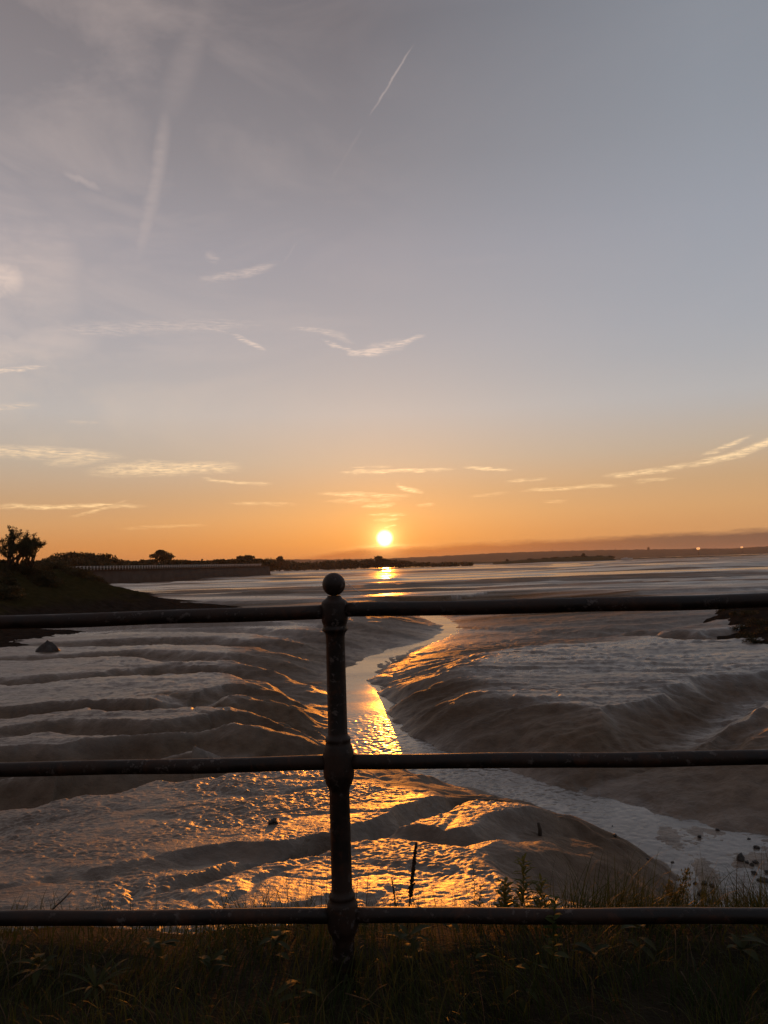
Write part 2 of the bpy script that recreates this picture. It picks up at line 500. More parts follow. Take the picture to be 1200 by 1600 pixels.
def mud_height(X, Y):
    r = np.hypot(X, Y)
    wx = X + 0.5 * fbm(X * 0.45, Y * 0.45, 5, 3); wy = Y + 0.5 * fbm(X * 0.45 + 9, Y * 0.45, 6, 3)
    wx = wx + 0.10 * pn(X * 2.1, Y * 2.1, 8); wy = wy + 0.10 * pn(X * 2.1, Y * 2.1, 9)
    far = sstep(45, 90, r)
    top = Z_TOP - 0.20 * far
    top = top + (0.16 * fbm(X * 0.11, Y * 0.13, 21, 3)) * (1 - 0.6 * far) * sstep(9, 16, r)
    top = top + near_rise(r)
    z = top
    for bx, by, bh, ax_, ay_ in MOUNDS:
        z = z + bh * np.exp(-0.5 * (((wx - bx) / ax_) ** 2 + ((wy - by) / ay_) ** 2))
    # far flats: long low banks and pools lying across the view
    la = fbm(X / 26 + 0.3 * pn(X / 40, Y / 40, 40), Y / 7.5, 41, 4)
    lb = fbm(X / 160, Y / 38, 45, 4)
    lc = fbm(X / 150 + 0.4 * pn(X / 90, Y / 60, 47), Y / 30, 48, 3); ld = fbm(X / 420, Y / 95, 49, 3)
    z = z + 0.34 * lc * sstep(70, 140, r) + 0.5 * ld * sstep(160, 320, r)
    z = z - 0.42 * np.exp(-(lc / 0.13) ** 2) * sstep(70, 120, r) * (1 - sstep(300, 600, r)) - 0.6 * np.exp(-(ld / 0.10) ** 2) * sstep(180, 300, r)
    def saw(L, wx_, sd):
        ph = Y / L + 0.9 * fbm(X / (L * 5), Y / (L * 2.2), sd, 4) + 0.15 * pn(X / (L * .7), Y / L, sd + 50)
        f = ph - np.floor(ph); up = sstep(0, .10, f)
        return up * (1 - f) * np.clip(0.55 + 1.1 * pn(X / (L * 2.5), np.floor(ph) * 3.7, sd + 9), 0, 1.2)
    z = z + 0.5 * saw(13, 0, 301) * sstep(42, 60, r) * (1 - sstep(140, 200, r))
    z = z + 0.8 * saw(36, 0, 302) * sstep(100, 150, r) * (1 - sstep(380, 480, r)) + 1.2 * saw(95, 0, 303) * sstep(240, 340, r) - 0.38 * sstep(100, 160, r)
    z = z + far * (0.22 * la * (1 - 0.5 * sstep(200, 600, r)) + 0.34 * lb * sstep(90, 200, r))
    # side gullies
    gface = np.zeros(X.shape)
    for pts, zb, dep, wf, wn, *tp in GUL:
        k0, k1 = tp if tp else (1, 1)
        P = [(WN(x, y, -dep * .6) if min(q_[1] for q_ in pts) > 1225 or zb == -3.25 else W(x, y, zb)) for x, y in pts]
        P = [(p.x, p.y) for p in P]
        x0 = min(p[0] for p in P) - 5; x1 = max(p[0] for p in P) + 5; y0 = min(p[1] for p in P) - 5; y1 = max(p[1] for p in P) + 5
        k = (wx > x0) & (wx < x1) & (wy > y0) & (wy < y1)
        if not k.any(): continue
        D, S, I, SD = poly_dist(wx[k], wy[k], P)
        # far side = greater y than the line
        left = P[-1][0] < P[0][0]
        farside = (SD < 0) if left else (SD > 0)
        n = pn(S * 0.5, S * 0 + dep * 7, 60)
        dep = dep * 1.2
        w = np.where(farside, wf * .72, wn) * (1 + 0.5 * n)
        t = np.clip(1 - D / w, 0, 1)
        prof = np.where(farside, np.sin(t * math.pi / 2) ** 0.95, t * t * (3 - 2 * t))
        endf = np.minimum(1, (len(P) - 1 - I) / 1.2)
        fr = np.clip(I / (len(P) - 1), 0, 1)
        g = dep * prof * np.clip(endf, 0, 1) * (k0 + (k1 - k0) * fr)
        zz = z[k]; zz = zz - g; z[k] = zz
        gf = gface[k]; gface[k] = np.maximum(gf, np.where(farside, np.sin(np.clip(t, 0, 1) * math.pi), 0) * min(1, dep * 2))
    # long grooves on the plateau tops
    gw = 0.5 * fbm(X / 9, Y / 9, 71, 3)
    gr = pn(X / 7.0 + gw, (Y + 0.12 * X) / 1.15 + 1.5 * gw, 73) + 0.5 * pn(X / 4.0, (Y + .1 * X) / 0.55 + gw, 74)
    rightside = sstep(-1.5, 3, X)
    amp = 0.07 * sstep(15, 21, r) * (1 - sstep(60, 110, r)) * (0.45 + 0.55 * rightside)
    z = z + amp * (1 - np.abs(gr) * 2.0) * (0.5 + 1.1 * np.clip(pn(X / 5, Y / 5, 76) + .4, 0, 1))
    z = z + sstep(15, 24, r) * (1 - sstep(80, 140, r)) * (0.022 * fbm(X * 1.6, Y * 2.4, 77, 3) + 0.026 * (np.abs(pn(X * 3.6, Y * 3.2, 78)) * 1.6 - 0.4))
    gl = pn(X / 9 + gw, (Y + 0.14 * X) / 0.95 + 1.3 * gw, 79); gl2 = pn(X / 6 + gw, (Y + 0.10 * X) / 0.6 + gw, 75)
    z = z + (0.06 * np.exp(-(gl / 0.08) ** 2) + 0.036 * np.exp(-(gl2 / 0.10) ** 2)) * sstep(16, 20, r) * (1 - sstep(50, 80, r)) * (.35 + .65 * rightside) * np.clip(.5 + 1.3 * pn(X / 6, Y / 3, 72), 0, 1.2)
    # channel and its banks
    ins = inside(wx, wy, CH_POLY)
    dU, sU, iU, _ = poly_dist(wx, wy, UEw)
    dL, sL, iL, _ = poly_dist(wx, wy, LEw)
    useU = dU < dL
    d = np.where(useU, dU, dL); s = np.where(useU, sU, sL + 50)
    bw = np.where(useU, np.interp(iU, np.arange(len(UBd)), UBd), np.interp(iL, np.arange(len(LBd)), LBd))
    bw = bw * (1 + 0.25 * pn(s * 0.25, s * 0, 80))
    t = np.clip(d / bw, 0, 1)
    shape = np.where(useU & (iU < 45), 1 - (1 - t) ** 1.7, np.where(useU, t * (1.55 - .55 * t), np.where(iL < 35, t * (1.2 - .2 * t), 1 - (1 - t) ** 1.6)))
    shape = np.where(ins, 0, shape)
    rill = np.abs(pn(s * 0.85 + 0.6 * pn(s * 0.3, t * 2, 82), t * 1.3, 83)) + 0.5 * np.abs(pn(s * 2.1, t * 2, 84))
    zc = Z_CH + (z - Z_CH) * shape - np.where(ins, 0, 0.20 * (0.32 - rill) * np.sin(t * math.pi) * np.minimum(1, bw / 3))
    bed = Z_CH - 0.03 + 0.045 * fbm(X * 1.2, Y * 0.9, 90, 4) - 0.05 * (1 - sstep(13, 17, -(-r)) * 0 - 1)
    rowY = np.clip((20 - r) / 6, 0, 1)
    bed = bed - 0.05 + 0.088 * np.clip((22 - r) / 5, 0, 1) * sstep(.0, .3, pn(X * .45, Y * .45, 92) + .35 * sstep(3.5, 6, X))
    z = np.where(ins, np.minimum(bed + 0.0, Z_CH + 0.05), zc)
    bank = np.where(ins, 0, np.sin(np.clip(t, 0, 1) * math.pi) ** 0.5)
    rl = np.abs(pn(X * 1.4 + .5 * pn(X, Y, 85), Y * .5, 86)) + .5 * np.abs(pn(X * 3.3, Y * 1.1, 87))
    z = z + 0.10 * gface * (rl - .3)
    face = np.maximum(gface, bank)
    # small scalloped ripples left by the falling tide
    q = 1 - sstep(17, 27, r)
    rx = X + 0.05 * pn(X * 4, Y * 4, 100); ry = Y + 0.05 * pn(X * 4, Y * 4, 101)
    nr = sstep(13, 9, r) if False else 1 - sstep(9, 13, r)
    b = 0.020 * (1 - .35 * nr) * (np.abs(pn(rx * 4.6, ry * 6.0, 102)) * 1.6 - 0.45) + 0.026 * (np.abs(pn(rx * 7.0, ry * 9.0, 106)) * 1.6 - 0.45) + 0.011 * (np.abs(pn(rx * 14, ry * 17, 103)) * 1.6 - 0.4)
    ripple = q * (1 - 0.75 * np.clip(face, 0, 1)) * np.where(ins, 0.8, 1.0) * np.clip(0.75 + 1.1 * fbm(X * 0.6, Y * 0.6, 104, 2), 0.15, 1.4)
    z = z + b * ripple
    # thin branching runnels
    u1 = X + 0.8 * fbm(X * .5, Y * .5, 201, 3); v1 = Y + 0.8 * fbm(X * .5 + 7, Y * .5, 202, 3)
    rn = 0.050 * np.exp(-(pn(u1 * .34, v1 * .26, 203) / 0.035) ** 2) + 0.028 * np.exp(-(pn(u1 * .9, v1 * .7, 204) / 0.06) ** 2)
    z = z - rn * np.where(ins, 0, 1) * (1 - far) * np.clip(.6 + 1.2 * pn(X * .2, Y * .2, 205), 0, 1)
    z = z + 0.02 * fbm(X * 1.3, Y * 1.3, 110, 4) * (1 - far) * np.where(ins, 0.3, 1)
    return z, face


def polar_grid(r_list, az0, az1, nc):
    az = np.radians(np.linspace(az0, az1, nc))
    RR, AA = np.meshgrid(np.array(r_list), az, indexing='ij')
    return RR * np.sin(AA), RR * np.cos(AA)


def grid_faces(nr, nc):
    i = np.arange(nr - 1)[:, None] * nc + np.arange(nc - 1)[None, :]
    i = i.ravel()
    return np.stack([i, i + 1, i + nc + 1, i + nc], 1)


rs = [4.6]
while rs[-1] < 9000:
    r_ = rs[-1]
    rs.append(r_ + (0.10 if r_ < 5.6 else (0.021 if r_ < 12 else 0.024 if r_ < 14 else 0.020 * (r_ / 12) ** 2 if r_ < 70 else 0.027 * (r_ / 14) ** 2)))
NC = 860
X, Y = polar_grid(rs, -38, 38, NC)
Zm, face = mud_height(X, Y)
Zm = np.where(np.hypot(X, Y) > 1500, Zm - 0.2, Zm)
V = np.stack([X.ravel(), Y.ravel(), Zm.ravel()], 1)
mud = mesh_np('mud_flats', V, grid_faces(len(rs), NC), M_mud, attrs={'slope_face': np.clip(face, 0, 1)})
tag(mud, kind='structure')


def mud_z(x, y):
    z, _ = mud_height(np.array([[x]], dtype=float), np.array([[y]], dtype=float))
    return float(z[0, 0])


def on_mud(px, py, zg=-2.7):          # where the sight line meets the mud surface
    d = ray(px, py); o = Vector((0, 0, EYE))
    ts = np.linspace(5.2, 90, 6000)
    xs = ts * d.x; ys = ts * d.y; zs = EYE + ts * d.z
    zz, _ = mud_height(xs[None, :].copy(), ys[None, :].copy())
    k = np.argmax(zs < zz[0])
    return Vector((xs[k], ys[k], float(zz[0, k])))


# water: the stream in the channel, and the pools left on the far flats
rw = [9.0]
while rw[-1] < 92: rw.append(rw[-1] + max(0.035, 0.017 * (rw[-1] / 12) ** 2))
NW = 620
XW, YW = polar_grid(rw, -5, 38, NW)
RW = np.hypot(XW, YW)
rip = 0.021 * (np.abs(pn(XW * 3.4 + .5 * pn(XW, YW, 171), YW * 3.0, 170)) - .25) + 0.013 * pn(XW * 7.5, YW * 6.5, 172) + 0.007 * pn(XW * 15, YW * 13, 173)
rip = rip * (1 - 0.72 * sstep(2.0, 4.5, XW))
ZW = Z_CH + 0.01 + rip * (1 - 0.93 * sstep(23.5, 27.5, RW + 1.2 * pn(XW * .9, YW * .9, 174)))
mk = inside(XW, YW, CH_POLY) | (poly_dist(XW, YW, CH_POLY + CH_POLY[:1])[0] < 0.7)
Fq = grid_faces(len(rw), NW); Fq = Fq[mk.ravel()[Fq].any(1)]
used = np.unique(Fq); remap = np.full(XW.size, -1); remap[used] = np.arange(len(used))
Vw = np.stack([XW.ravel(), YW.ravel(), ZW.ravel()], 1)[used]
tag(mesh_np('stream_water', Vw, remap[Fq], M_stream), kind='structure')
mb = MB()
mb.add([(-120, 112, Z_TIDE), (120, 112, Z_TIDE), (7000, 9000, Z_TIDE), (-7000, 9000, Z_TIDE)], [(0, 1, 2, 3)])
tag(mb.build('tide_water', M_tide, smooth=False), kind='structure')

# ------------------------------------------------------------------ verge and embankment
def verge_z(X, Y):
    edge = 2.95 + 0.08 * pn(X * 1.1, X * 0 + 3.3, 120) + 0.05 * pn(X * 3.1, X * 0 + 1.3, 121)
    t = np.clip(Y - edge, 0, 5)
    z = -t * 0.92 + 0.03 * fbm(X * 2, Y * 2, 122, 3)
    return z - 0.03 * sstep(-0.25, 0.0, Y - edge)


gx = np.concatenate([np.linspace(-60, -4, 40), np.linspace(-3.9, 3.9, 200), np.linspace(4, 60, 40)])
gy = np.concatenate([np.linspace(-40, 1, 30), np.linspace(1.05, 3.6, 90), np.linspace(3.7, 7.2, 25)])
GX, GY = np.meshgrid(gx, gy)
GZ = verge_z(GX, GY)
tag(mesh_np('verge_ground', np.stack([GX.ravel(), GY.ravel(), GZ.ravel()], 1), grid_faces(len(gy), len(gx)), M_soil), kind='structure')

# ------------------------------------------------------------------ shingle spit and saltmarsh bank
SPIT_PX = [(-500, 1150), (-200, 1075), (-60, 1032), (0, 1021), (40, 1010), (75, 1001), (100, 994), (130, 984), (230, 962), (345, 946.5), (300, 939), (250, 933.5), (210, 926.5), (170, 919), (140, 914.5)]
SPIT = [W(x, y, -2.62) for x, y in SPIT_PX]
SPIT = [(p.x, p.y) for p in SPIT] + [(-150, 420), (-420, 420), (-420, 0), (-60, 5)]


def spit_z(X, Y):
    n = 1.6 * fbm(X / 9, Y / 9, 130, 4)
    ins = inside(X, Y, SPIT)
    D, _, _, _ = poly_dist(X, Y, SPIT[:15])
    d = np.where(ins, D, -D) + n * np.clip(D / 4, 0.15, 1)
    up = np.where(d < 0, d * 0.12, 0.07 * np.minimum(d, 5) + np.clip(d - 4.5, 0, 11.5) * 0.35 + np.clip(d - 14, 0, 60) * 0.01)
    return -2.62 + np.minimum(up, 4.75) + (0.12 * fbm(X * 0.8, Y * 0.8, 131, 4) + 0.35 * fbm(X * 0.25, Y * 0.25, 133, 3) * np.clip(d / 8, 0, 1)) * np.clip(d, 0, 1)


rs2 = list(np.geomspace(26, 430, 330))
X2, Y2 = polar_grid(rs2, -48, -9, 300)
Z2 = spit_z(X2, Y2)
tag(mesh_np('shingle_spit', np.stack([X2.ravel(), Y2.ravel(), Z2.ravel()], 1), grid_faces(330, 300), M_bank), kind='structure')

MARSH = [W(x, y, -2.62) for x, y in [(1125, 948), (1118, 957), (1140, 972), (1155, 985), (1168, 1000), (1200, 1016), (1260, 1030), (1420, 1040), (1700, 1000), (1600, 950), (1300, 940)]]
MARSH = [(p.x, p.y) for p in MARSH]


def marsh_z(X, Y):
    ins = inside(X, Y, MARSH)
    D, _, _, _ = poly_dist(X, Y, MARSH + MARSH[:1])
    d = np.where(ins, D, -D) + 0.8 * fbm(X / 2.5, Y / 2.5, 140, 4)
    return -2.75 + np.where(d < 0, d * 0.3, 0.55 * (1 - np.exp(-d / 0.8)) + 0.03 * np.minimum(d, 12)) + 0.08 * fbm(X * 1.1, Y * 1.1, 141, 3)


rs3 = list(np.geomspace(26, 75, 140))
X3, Y3 = polar_grid(rs3, 19, 48, 200)
Z3 = marsh_z(X3, Y3)
tag(mesh_np('saltmarsh_bank', np.stack([X3.ravel(), Y3.ravel(), Z3.ravel()], 1), grid_faces(140, 200), M_bank), kind='structure')

# ------------------------------------------------------------------ railing
FY = 2.5
p_post = WY(529, 1190, FY)
YAW = -math.atan(0.157 / 2.44)


def zpx(y):                           # level on the post of a photo row
    return WY(522 + (y - 895) * 18 / 595, y, FY).z


def rpx(w): return w / 2 / F_PX * FY


rail_root = empty('iron_railing', (p_post.x, FY, 0), 'dark painted iron railing with a ball-topped post and three round rails on the grass edge', 'railing', rz=YAW)


def post_profile():
    P = [(zpx(1530) - 0.05, 34), (zpx(1500), 34), (zpx(1470), 33), (zpx(1460), 36), (zpx(1455), 43), (zpx(1447), 46.5), (zpx(1413), 46.5), (zpx(1408), 44), (zpx(1404), 37), (zpx(1402), 39),
         (zpx(1399), 40), (zpx(1396), 38), (zpx(1393), 33.5), (zpx(1388), 31.5),
         (zpx(1236), 31), (zpx(1230), 33), (zpx(1226), 38), (zpx(1222), 41), (zpx(1217), 43), (zpx(1212), 47), (zpx(1206), 47.5), (zpx(1176), 47), (zpx(1172), 45), (zpx(1168), 43), (zpx(1163), 40), (zpx(1160), 37),
         (zpx(1157), 39), (zpx(1154), 40), (zpx(1151.5), 37), (zpx(1149), 32), (zpx(1145), 30),
         (zpx(995), 29.5), (zpx(990), 31), (zpx(987), 35), (zpx(985), 39), (zpx(982), 39.5), (zpx(979.5), 36.5), (zpx(976), 36), (zpx(971), 40), (zpx(968), 41), (zpx(943), 40.5), (zpx(940), 39),
         (zpx(938), 35), (zpx(935.5), 28), (zpx(933), 22.5), (zpx(931), 21)]
    return [(rpx(w), z) for z, w in P]


def make_post(x):
    mb = MB(); mb.lathe(post_profile(), 36)
    o = mb.build('post', M_iron, rail_root); o.location = (x, 0, 0)
    # soften the shading only along curves
    rb = rpx(36); zc = zpx(913)
    pr = []
    for i in range(20):
        a = -math.pi / 2 * 0.86 + (math.pi * 0.93) * i / 19
        pr.append((max(rb * math.cos(a), 0.0005), zc + rb * math.sin(a)))
    pr = [(rpx(21.5), zpx(932.5)), (rpx(20.5), zpx(930.5))] + pr
    b = MB(); b.lathe(pr, 36)
    b.build('ball_finial', M_iron, o)
    return o


POSTS = (-2.42, 0.0, 2.42)
for x in POSTS: make_post(x)
rail_z = (zpx(955.5), zpx(1191.5), zpx(1430.5))
for i in range(2):
    xa, xb = POSTS[i] + 0.03, POSTS[i + 1] - 0.03
    for k, z in enumerate(rail_z):
        mb = MB()
        dz = 0.004 if i == 1 and k == 0 else (0.002 if i == 1 else 0)
        n = 60
        pts = []; rad = []
        for j in range(n + 1):
            t = j / n; x = xa + (xb - xa) * t
            pts.append((x, 0.0015 * math.sin(x * 5 + k), z + dz - (0.006 * math.sin(math.pi * t)) + 0.0012 * math.sin(x * 9 + 2 * k + i)))
            rad.append(0.0228 + 0.0004 * math.sin(x * 13 + k))
        mb.tube(pts, rad, 24)
        mb.build('rail', M_iron, rail_root)

# spider silk on the ball and down the shaft
a = WY(541, 909, FY - 0.01); b = WY(566, 927, FY + 0.02)
mb = MB(); mb.tube([a.lerp(b, t / 8) + Vector((0, 0, -0.004 * math.sin(math.pi * t / 8))) for t in range(9)], 0.0009, 5)
tag(mb.build('spider_thread', M_web), 'pale glowing spider thread slanting off the ball on the post', 'spider silk')
pts = [WY(539.5, 976, FY - 0.01), WY(539, 985, FY), WY(537.5, 995, FY), WY(537.5, 1012, FY), WY(538.5, 1018, FY)]
mb = MB(); mb.tube(pts, 0.0009, 5)
tag(mb.build('spider_thread', M_web), 'fine spider thread hanging down beside the post shaft under the top rail', 'spider silk')


# ------------------------------------------------------------------ grass
def blades(P, h, w, lean, az, curl, seg=4):
    n = len(P)
    t = np.linspace(0, 1, seg + 1)[None, :]
    dx = np.sin(az)[:, None]; dy = np.cos(az)[:, None]
    out = lean[:, None] * h[:, None] * (t ** 1.7)
    up = h[:, None] * t * (1 - 0.35 * (lean[:, None] * t) ** 2) - curl[:, None] * h[:, None] * t ** 3
    cx = P[:, 0:1] + dx * out; cy = P[:, 1:2] + dy * out; cz = P[:, 2:3] + up
    fa = az + rng.uniform(-1.2, 1.2, n) + math.pi / 2
    wx = np.sin(fa)[:, None] * w[:, None] * (1 - t) ** 0.7 * 0.5; wy = np.cos(fa)[:, None] * w[:, None] * (1 - t) ** 0.7 * 0.5
    A = np.stack([cx - wx, cy - wy, cz], 2); B = np.stack([cx + wx, cy + wy, cz], 2)
    V = np.stack([A, B], 2).reshape(-1, 3)
    base = (np.arange(n) * (seg + 1) * 2)[:, None, None]
    j = np.arange(seg)[None, :, None] * 2
    F = (base + j + np.array([0, 1, 3, 2])[None, None, :]).reshape(-1, 4)
    return V, F


def scatter(n, x0, x1, y0, y1):
    x = rng.uniform(x0, x1, n); y = rng.uniform(y0, y1, n)
    return np.stack([x, y, verge_z(x, y) - 0.01], 1)


def grass_set(n, x0, x1, y0, y1, hm, wm, leanm, dens_seed=None):
    P = scatter(n, x0, x1, y0, y1)
    if dens_seed is not None:
        k = pn(P[:, 0] * 2.3, P[:, 1] * 2.3, dens_seed) + rng.uniform(-0.25, 0.25, n) > -0.12
        P = P[k]
    n = len(P)
    tuft = 0.7 + 0.7 * (pn(P[:, 0] * 3.1, P[:, 1] * 3.1, 151) + 0.4)
    h = hm * rng.uniform(0.45, 1.25, n) * np.clip(tuft, 0.4, 1.6)
    azc = 6 * pn(P[:, 0] * 1.7, P[:, 1] * 1.7, 152)
    return blades(P, h, wm * rng.uniform(0.6, 1.3, n), np.abs(rng.normal(leanm, 0.35, n)), azc + rng.normal(0, 1.0, n), rng.uniform(0, 0.25, n))


sets = [grass_set(280, .35, 1.5, 2.75, 3.08, 0.25, 0.0030, 0.5), grass_set(160, -1.6, .3, 2.75, 3.08, 0.18, 0.0028, 0.5), grass_set(34000, -2.6, 2.6, 1.2, 3.25, 0.10, 0.0034, 0.55, 150),
        grass_set(9000, -2.6, 2.6, 1.9, 3.3, 0.155, 0.0042, 0.6, 153),
        grass_set(9000, -6, 6, -1.5, 1.3, 0.10, 0.006, 0.5)]
Vs, Fs, b = [], [], 0
for v, f in sets:
    Vs.append(v); Fs.append(f + b); b += len(v)
tag(mesh_np('verge_grass', np.concatenate(Vs), np.concatenate(Fs), M_grass), 'dark rough grass with backlit tips along the foot of the railing', 'grass', kind='stuff')
v, f = grass_set(1900, -2.6, 2.6, 1.6, 3.25, 0.13, 0.0024, 1.0, 155)
tag(mesh_np('dead_grass', v, f, M_drygrass), 'thin brown dead grass tangled through the verge', 'dead grass', kind='stuff')


# ------------------------------------------------------------------ weeds by the railing
def ground(px, py_base, Y):
    p = WY(px, py_base, Y)
    return Vector((p.x, Y, float(verge_z(np.array([p.x]), np.array([Y]))[0])))


def leaf(mb, base, direction, length, width, droop=0.3, up=Vector((0, 0, 1)), seg=4):
    d = Vector(direction).normalized()
    s = d.cross(up)
    if s.length < 0.05: s = d.cross(Vector((1, 0, 0)))
    s.normalize(); nrm = s.cross(d)
    V = []
    for i in range(seg + 1):
        t = i / seg
        c = Vector(base) + d * length * t - Vector((0, 0, 1)) * droop * length * t * t
        w = width * math.sin(math.pi * min(0.98, 0.06 + t * 0.94)) ** 0.8 * 0.5
        V += [c - s * w + nrm * w * 0.25, c, c + s * w + nrm * w * 0.25]
    F = []
    for i in range(seg):
        q = i * 3
        F += [(q, q + 1, q + 4, q + 3), (q + 1, q + 2, q + 5, q + 4)]
    mb.add(V, F)


def stem_pts(base, top, bend=0.02, n=8):
    base = Vector(base); top = Vector(top)
    sd = Vector((random.uniform(-1, 1), random.uniform(-1, 1), 0)) * bend
    return [base.lerp(top, i / n) + sd * math.sin(math.pi * i / n) for i in range(n + 1)]


def leafy_plant(name, px_top, px_base, Y, label, cat, nleaf, llen, lwid, mat_leaf, group=None, r=0.0022, fromt=0.15, droop=0.25, tip=0.6, nb=0):
    g = ground(px_base[0], px_base[1], Y)
    top = WY(px_top[0], px_top[1], Y)
    root = empty(name, g, label, cat, group)
    pts = stem_pts(Vector((0, 0, -0.01)), top - g, 0.012)
    st = MB(); st.tube(pts, [r * (1 - 0.7 * i / 8) for i in range(9)], 6)
    st.build('stem', M_drygrass if mat_leaf is M_dock else M_weed, root)
    lf = MB()
    for i in range(nleaf):
        t = fromt + (1 - fromt) * (i + random.random()) / nleaf
        k = min(7.999, t * 8); j = int(k)
        p = pts[j].lerp(pts[j + 1], k - j)
        a = i * 2.4 + random.uniform(-.4, .4)
        up_ = random.uniform(0.2, 0.9)
        sc = (1 - (1 - tip) * t) * random.uniform(0.7, 1.2)
        leaf(lf, p, (math.cos(a), math.sin(a), up_), llen * sc, lwid * sc, droop)
    lf.build('leaves', mat_leaf, root)
    return root


def seed_spike(name, px_top, px_mid, px_base, Y, label, cat, r, n, blob, mat, group=None):
    g = ground(px_base[0], px_base[1], Y)
    top = WY(px_top[0], px_top[1], Y) - g; mid = WY(px_mid[0], px_mid[1], Y) - g
    root = empty(name, g, label, cat, group)
    st = MB(); st.tube([Vector((0, 0, -0.01)), mid * 0.5 + Vector((0.002, 0, 0)), mid, mid.lerp(top, .5), top], [r, r * .95, r * .8, r * .6, r * .3], 6)
    st.build('stem', M_drygrass, root)
    hd = MB()
    for i in range(n):
        t = i / max(1, n - 1)
        p = mid.lerp(top, t)
        a = i * 2.399
        w = blob * (1 - 0.72 * t) * (0.55 + 0.45 * abs(math.sin(t * 17)))
        c = p + Vector((math.cos(a), math.sin(a), random.uniform(-.4, .4))) * w * random.uniform(0.3, 1.0)
        s = blob * 0.42 * random.uniform(0.7, 1.2)
        hd.add([c + Vector((s, 0, 0)), c + Vector((-s * .5, s * .87, 0)), c + Vector((-s * .5, -s * .87, 0)), c + Vector((0, 0, s * 1.1)), c - Vector((0, 0, s * 1.1))],
               [(0, 1, 3), (1, 2, 3), (2, 0, 3), (1, 0, 4), (2, 1, 4), (0, 2, 4)])
    hd.build('seed_head', mat, root, smooth=False)
    root['kind'] = 'thing'
    return root


seed_spike('dock_stalk', (650, 1317), (641, 1400), (636, 1475), 2.85, 'dark brown dock spike standing tallest between post and leafy weeds', 'dock', 0.0032, 190, 0.0115, M_dock)
seed_spike('dock_stalk', (612, 1372), (618, 1412), (622, 1470), 2.8, 'short dark dock stalk just left of the tall dock spike', 'dock', 0.002, 60, 0.006, M_dock)
for i, (tx, ty, bx, yy) in enumerate([(478, 1358, 481, 2.8), (487, 1365, 487, 2.86), (512, 1364, 506, 2.82), (503, 1384, 500, 2.78), (561, 1360, 552, 2.84), (577, 1352, 570, 2.88)]):
    seed_spike('seeding_grass', (tx, ty), (tx + (bx - tx) * .35, ty + 26), (bx, 1470), yy,
               'thin dark grass stem with a narrow seed head close beside the railing post', 'grass stem', 0.0011, 22, 0.0026, M_dock, 'seeding grass stems beside the post')
leafy_plant('mugwort', (818, 1342), (812, 1475), 2.86, 'tallest leafy green weed above the bottom rail, with narrow pointed leaves', 'weed', 60, 0.075, 0.015, M_weed)
leafy_plant('mugwort', (790, 1378), (792, 1475), 2.80, 'bushy yellow-green weed leaning against the tallest leafy weed', 'weed', 60, 0.065, 0.017, M_weed)
leafy_plant('mugwort', (845, 1372), (838, 1475), 2.80, 'leafy green weed with one long leaf slanting up beside the tallest weed', 'weed', 48, 0.065, 0.015, M_weed)
leafy_plant('mugwort', (738, 1345), (742, 1475), 2.88, 'thin sparse dark weed rising between dock spike and leafy weeds', 'weed', 30, 0.03, 0.006, M_weed, r=0.0017)
leafy_plant('mugwort', (752, 1384), (757, 1475), 2.82, 'low dark weed at the foot of the thin sparse weed', 'weed', 30, 0.045, 0.009, M_weed, r=0.0017)
leafy_plant('nettle', (868, 1400), (866, 1475), 2.42, 'small leafy sprig growing up in front of the bottom rail', 'weed', 26, 0.042, 0.022, M_weed, fromt=0.3)
# yellow flowering weed: a few plumes on one stem
g = ground(1058, 1475, 2.86)
root = empty('goldenrod', g, 'yellow-green flowering weed with three plumes above the bottom rail', 'weed')
for (tx, ty, n_, w_) in ((1074, 1362, 150, 0.011), (1040, 1385, 60, 0.007), (1047, 1378, 70, 0.006), (1063, 1390, 70, 0.008)):
    top = WY(tx, ty, 2.86) - g
    st = MB(); st.tube(stem_pts((0, 0, 0), top, 0.01), [0.0018 * (1 - .6 * i / 8) for i in range(9)], 6); st.build('stem', M_weed, root)
    pl = MB()
    for i in range(n_):
        t = 0.55 + 0.47 * i / n_
        c = top * t + Vector((random.gauss(0, 1), random.gauss(0, 1), random.gauss(0, .6))) * w_ * (0.6 + 0.5 * math.sin((t - .5) * 6))
        a = random.uniform(0, 6.3)
        leaf(pl, c, (math.cos(a), math.sin(a), 0.9), 0.012, 0.0055, 0.1, seg=2)
    pl.build('flower_plume', M_gold, root)
for (tx, ty, lab) in ((1152, 1338, 'thin bare whorled stalk standing in front of the stony channel'), (1163, 1362, 'shorter whorled stalk next to the thin bare one by the stony channel')):
    g = ground(tx, 1475, 2.84); top = WY(tx, ty, 2.84) - g
    root = empty('horsetail', g, lab, 'weed')
    st = MB(); st.tube([(0, 0, 0), top * .5, top], [.0015, .0012, .0006], 6); st.build('stem', M_drygrass, root)
    lf = MB()
    for k in range(9):
        p = top * (0.35 + 0.6 * k / 9)
        for j in range(7):
            a = j * .9 + k
            leaf(lf, p, (math.cos(a), math.sin(a), 0.25), 0.028 * (1 - .06 * k), 0.0016, 0.1, seg=2)
    lf.build('leaves', M_drygrass, root)
